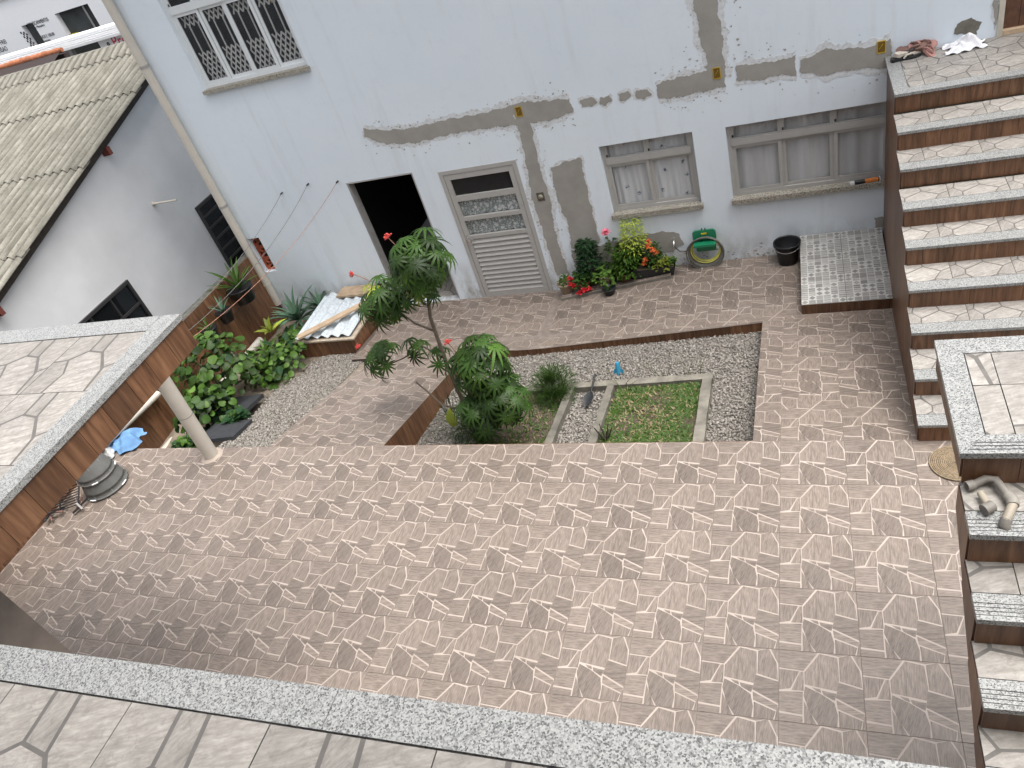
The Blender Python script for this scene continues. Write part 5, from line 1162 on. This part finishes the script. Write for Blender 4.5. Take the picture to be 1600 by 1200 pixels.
tp = thing('tap', 'small chrome garden tap on the wall left of the hose', 'tap', (-1.33, WY, -.22)); mb = MB(); mb.tube([(0,0,.02), (0,-.09,.02), (0,-.11,-.03)], [.014,.013,.011], 8); mb.build('spout', BRASS, tp); mb = MB(); mb.tube([(0,-.06,.03), (0,-.06,.065)], .007, 6); mb.beam((-.028,-.06,.068), (.028,-.06,.068), .012, .008); mb.build('handle', BRASS, tp)

# ---- black bucket
t = thing('bucket', 'empty black plastic bucket on the tiles beside the grey platform', 'bucket', (.045, 3.70, zf(.04, 3.7)+.002))
mb = MB(); mb.lathe([(0, .0), (.112, .0), (.150, .265), (.160, .268), (.162, .285), (.152, .287), (.146, .27), (.108, .012), (0, .012)], (0,0,0), 32); mb.build('shell', BLACK, t)
mb = MB(); mb.lathe([(.146, .215), (.152, .215), (.153, .222), (.147, .222)], (0,0,0), 32); mb.build('rib', BLACK, t)
mb = MB(); P = [(.158*math.cos(a), -.02-.158*math.sin(a)*.98, .272-.05*math.sin(a)) for a in [math.pi*i/16 for i in range(17)]]; mb.tube(P, .004, 6); mb.build('handle', WIRE, t)

# ---- packet on the sill
t = thing('caulk_tube', 'black and orange printed tube lying on the wide window sill', 'tube', (.93, 3.90, .268), .10)
mb = MB(); n = 8
for i in range(n+1): pass
mb.tube([(-.12,0,.022), (.14,0,.022)], .024, 12); mb.build('body', BLACK, t)
mb = MB(); mb.tube([(-.01,0,.022), (.13,0,.022)], .0246, 12, 0, False); mb.build('orange_print', plain('orange_print', (.70,.22,.04), .5, var=.4, scale=40), t)
mb = MB(); mb.box(-.165, -.121, -.022, .022, .006, .036); mb.build('white_cap', WHITE, t); mb = MB(); mb.box(.141, .15, -.024, .024, .0, .046); mb.build('end_fold', WHITE, t)

# ---- shoes and cloth on the upper landing
SOLE = {}
def sandal(label, loc, rz, mat_, strap, tilt=(0,0)):
    t = thing('sandal', label, 'sandal', loc, 0, 'sandals on the upper landing'); t.rotation_euler = (tilt[0], tilt[1], rz)
    out = [(-.13,-.03),(-.12,-.040),(-.05,-.034),(.05,-.046),(.11,-.044),(.145,-.02),(.148,.01),(.12,.038),(.05,.042),(-.05,.032),(-.12,.036),(-.135,.01)]; n = len(out)
    V = [(x, y, 0) for x, y in out]+[(x*.98, y*.97, .022+(.008 if x < 0 else 0)) for x, y in out]; mb = MB(); mb.add(V, [tuple(range(n))[::-1], tuple(range(n, 2*n))]+[(i, (i+1) % n, n+(i+1) % n, n+i) for i in range(n)]); mb.build('sole', mat_, t)
    for s in (-1, 1):
        mb = MB(); P = [(.085, 0, .024), (.06, s*.022, .05), (.01, s*.034, .05), (-.02, s*.038, .02)]; mb.tube(P, [.007,.010,.011,.009], 6); mb.build('strap', strap, t)
zl = 1.663
sandal('dark flat sandal lying nearest the landing corner', (1.27, 3.76, zl), .15, BLACK, BEIGES); sandal('beige-edged dark sandal on top of the pile', (1.30, 3.80, zl+.03), .35, BEIGES, BLACK, (.1,.1)); sandal('brown rubber sandal leaning on the pile', (1.33, 3.83, zl+.06), -.1, BROWNS, BROWNS, (.35,-.1))
sandal('pinkish sandal lying at the right of the pile', (1.46, 3.80, zl+.03), -.9, PINKS, PINKS, (-.2,.5)); sandal('second pinkish brown sandal against the wall', (1.43, 3.87, zl+.06), .2, PINKS, BROWNS, (.9,.1)); sandal('pale sandal with a dark strap at the back of the pile', (1.24, 3.86, zl+.02), 1.2, BEIGES, BROWNS, (.2,.1))
def cloth(name, label, c, rx, ry, h, mat_, seed, n=18, cat='cloth', slope=None):
    r = random.Random(seed); ph = [r.uniform(0, 6.28) for _ in range(8)]; mb = MB(); V = []
    for j in range(n+1):
        for i in range(n+1):
            u, v = i/n*2-1, j/n*2-1; d = math.hypot(u, v); f = max(0, 1-d**2.2); wx = u*rx*(1+.22*math.sin(3*v+ph[0])+.12*math.sin(7*v+ph[1])); wy = v*ry*(1+.25*math.sin(3*u+ph[2])+.1*math.sin(8*u+ph[3]))
            z = h*f*(.45+.30*math.sin(3.1*u+2*v+ph[4])+.22*abs(math.sin(5*v-3*u+ph[5]))+.10*math.sin(9*u+5*v+ph[1]))+.012*(1+math.sin(11*u+ph[6])*math.sin(9*v+ph[7])); x, y = c[0]+wx, c[1]+wy
            V.append((x, y, c[2]+max(.002, z)))
    mb.add(V, [(j*(n+1)+i, j*(n+1)+i+1, (j+1)*(n+1)+i+1, (j+1)*(n+1)+i) for j in range(n) for i in range(n)], 0, True); o = mb.build(name, mat_); return tag(o, label, cat)
cloth('floor_cloth', 'crumpled white cloth on the upper landing below the grey patch', (1.80, 3.77, zl), .17, .11, .13, WCLOTH, 6, 30)

# ================================================================== things on the left of the patio
def pail(label, loc, r0, r1, h, rz):
    t = thing('pail', label, 'pail', loc, rz, 'upturned grey pails')
    mb = MB(); mb.lathe([(r0*.93, .02), (r0*1.05, 0), (r0*1.06, .02), (r0, .025), (r0*.985, h*.30), (r0*1.01, h*.31), (r0*.99, h*.36), (r1*1.03, h-.012), (r1, h), (r1*.9, h), (r1*.88, h-.012), (0, h-.014)], (0,0,0), 30); mb.build('shell', PAIL, t)
    for k in range(7): a = k*.8976; MB().tube([((r0*1.0)*math.cos(a), (r0*1.0)*math.sin(a), .03), (r1*1.03*math.cos(a), r1*1.03*math.sin(a), h-.015)], .004, 5).build('rib', plain('pale_rib', (.27,.27,.255), .5), t)
    mb = MB(); mb.tube([(r0*1.09*math.cos(a), r0*1.09*math.sin(a), .03+.05*max(0, math.sin(a))) for a in [6.2832*i/28 for i in range(29)]], .0045, 5, 0, False); mb.build('wire_handle', WIRE, t)
    for a in (-.3, -1.9): MB().tube([(r0*1.10*math.cos(a+d_), r0*1.10*math.sin(a+d_), .03) for d_ in (-.15, 0, .15)], .009, 6).build('grip', WHITE, t)
pail('upturned grey pail with a wire handle on the floor by the fascia', (-7.36, -.60, .003), .235, .19, .27, .4)
pail('second grey pail nested on top of the upturned one', (-7.36, -.60, .20), .205, .155, .24, 1.0)
t = thing('metal_rack', 'black wire rack and charred scraps on the floor below the fascia', 'rack', (-7.72, -.93, .03), .5); r = random.Random(8)
mb = MB()
for k in range(9): mb.beam((-.22, -.13+.032*k, .05+.008*k), (.22, -.13+.032*k, .04+.012*k), .008, .008)
for s in (-.22, 0, .22): mb.beam((s, -.15, .04), (s, .15, .14), .012, .012)
mb.build('grid', BLACK, t)
for k in range(12): mb = MB(); a = r.uniform(0, 3.14); x, y = r.uniform(-.25,.25), r.uniform(-.2,.2); l = r.uniform(.05,.13); mb.beam((x-math.cos(a)*l, y-math.sin(a)*l, r.uniform(.0,.1)), (x+math.cos(a)*l, y+math.sin(a)*l, r.uniform(.0,.16)), r.uniform(.01,.03), r.uniform(.006,.02)); mb.build('scrap', r.choice((BLACK, CHAR, WIRE, BROWNS)), t)
cloth('floor_cloth', 'light blue rag hanging over the patio edge by the pipe', (-7.62, .10, .02), .22, .17, .16, BLUEC, 9); cloth('floor_cloth', 'grey rag lying beside the light blue rag', (-7.80, -.10, .01), .13, .12, .09, GREYC, 12)

# ---- round woven mat by the stairs
t = thing('woven_mat', 'round woven straw mat on the floor beside the stairs under the landing', 'mat', (1.27, -.27, .0035))
for k in range(13):
    rr = .015+.0135*k; mb = MB(); mb.tube([(rr*math.cos(a), rr*math.sin(a), .005+.0022*((i_+k) % 2)) for i_, a in enumerate([6.2832*i/36 for i in range(37)])], .0068, 5, 0, False); mb.build('coil', MATS, t)

# ---- old pipe pieces on the near steps
zt = LZ-RR+.022
t = thing('pipe_assembly', 'stained plastic pipe bent through elbows lying on the near steps', 'pipe', (0,0,0))
def onz(px): return (px[0], px[1], zt)
P = [(0.830, -2.559, 2.310), (0.857, -2.548, 2.310), (0.899, -2.527, 2.320), (0.932, -2.533, 2.320), (0.946, -2.572, 2.320), (0.961, -2.602, 2.310), (0.971, -2.627, 2.310)]
mb = MB(); mb.tube(P, .016, 12); mb.build('hose_pipe', OLDPIPEG, t)
mb = MB(); mb.tube([P[0], P[1]], .020, 12); mb.build('coupling', OLDPIPEG, t)
mb = MB(); mb.tube([P[5], P[6], (0.968, -2.652, 2.310)], [.021,.023,.021], 12); mb.build('coupling', OLDPIPEG, t)
mb = MB(); mb.tube([(0.969, -2.646, 2.310), (0.932, -2.722, 2.300)], .017, 12); mb.build('straight_pipe', OLDPIPE, t)
mb = MB(); mb.tube([(0.938, -2.712, 2.300), (0.928, -2.729, 2.290), (0.935, -2.736, 2.270), (0.960, -2.729, 2.240)], [.021,.021,.019,.017], 12); mb.build('elbow', OLDPIPEG, t)
t = thing('pipe_tee', 'short stained pipe stub with a grey fitting on the near step', 'pipe', (0,0,0))
mb = MB(); mb.tube([(0.872, -2.591, 2.310), (0.886, -2.651, 2.310)], .013, 12); mb.build('stub', OLDPIPE, t); mb = MB(); mb.tube([(0.902, -2.654, 2.310), (0.869, -2.677, 2.310)], .022, 14); mb.build('fitting', OLDPIPEG, t)
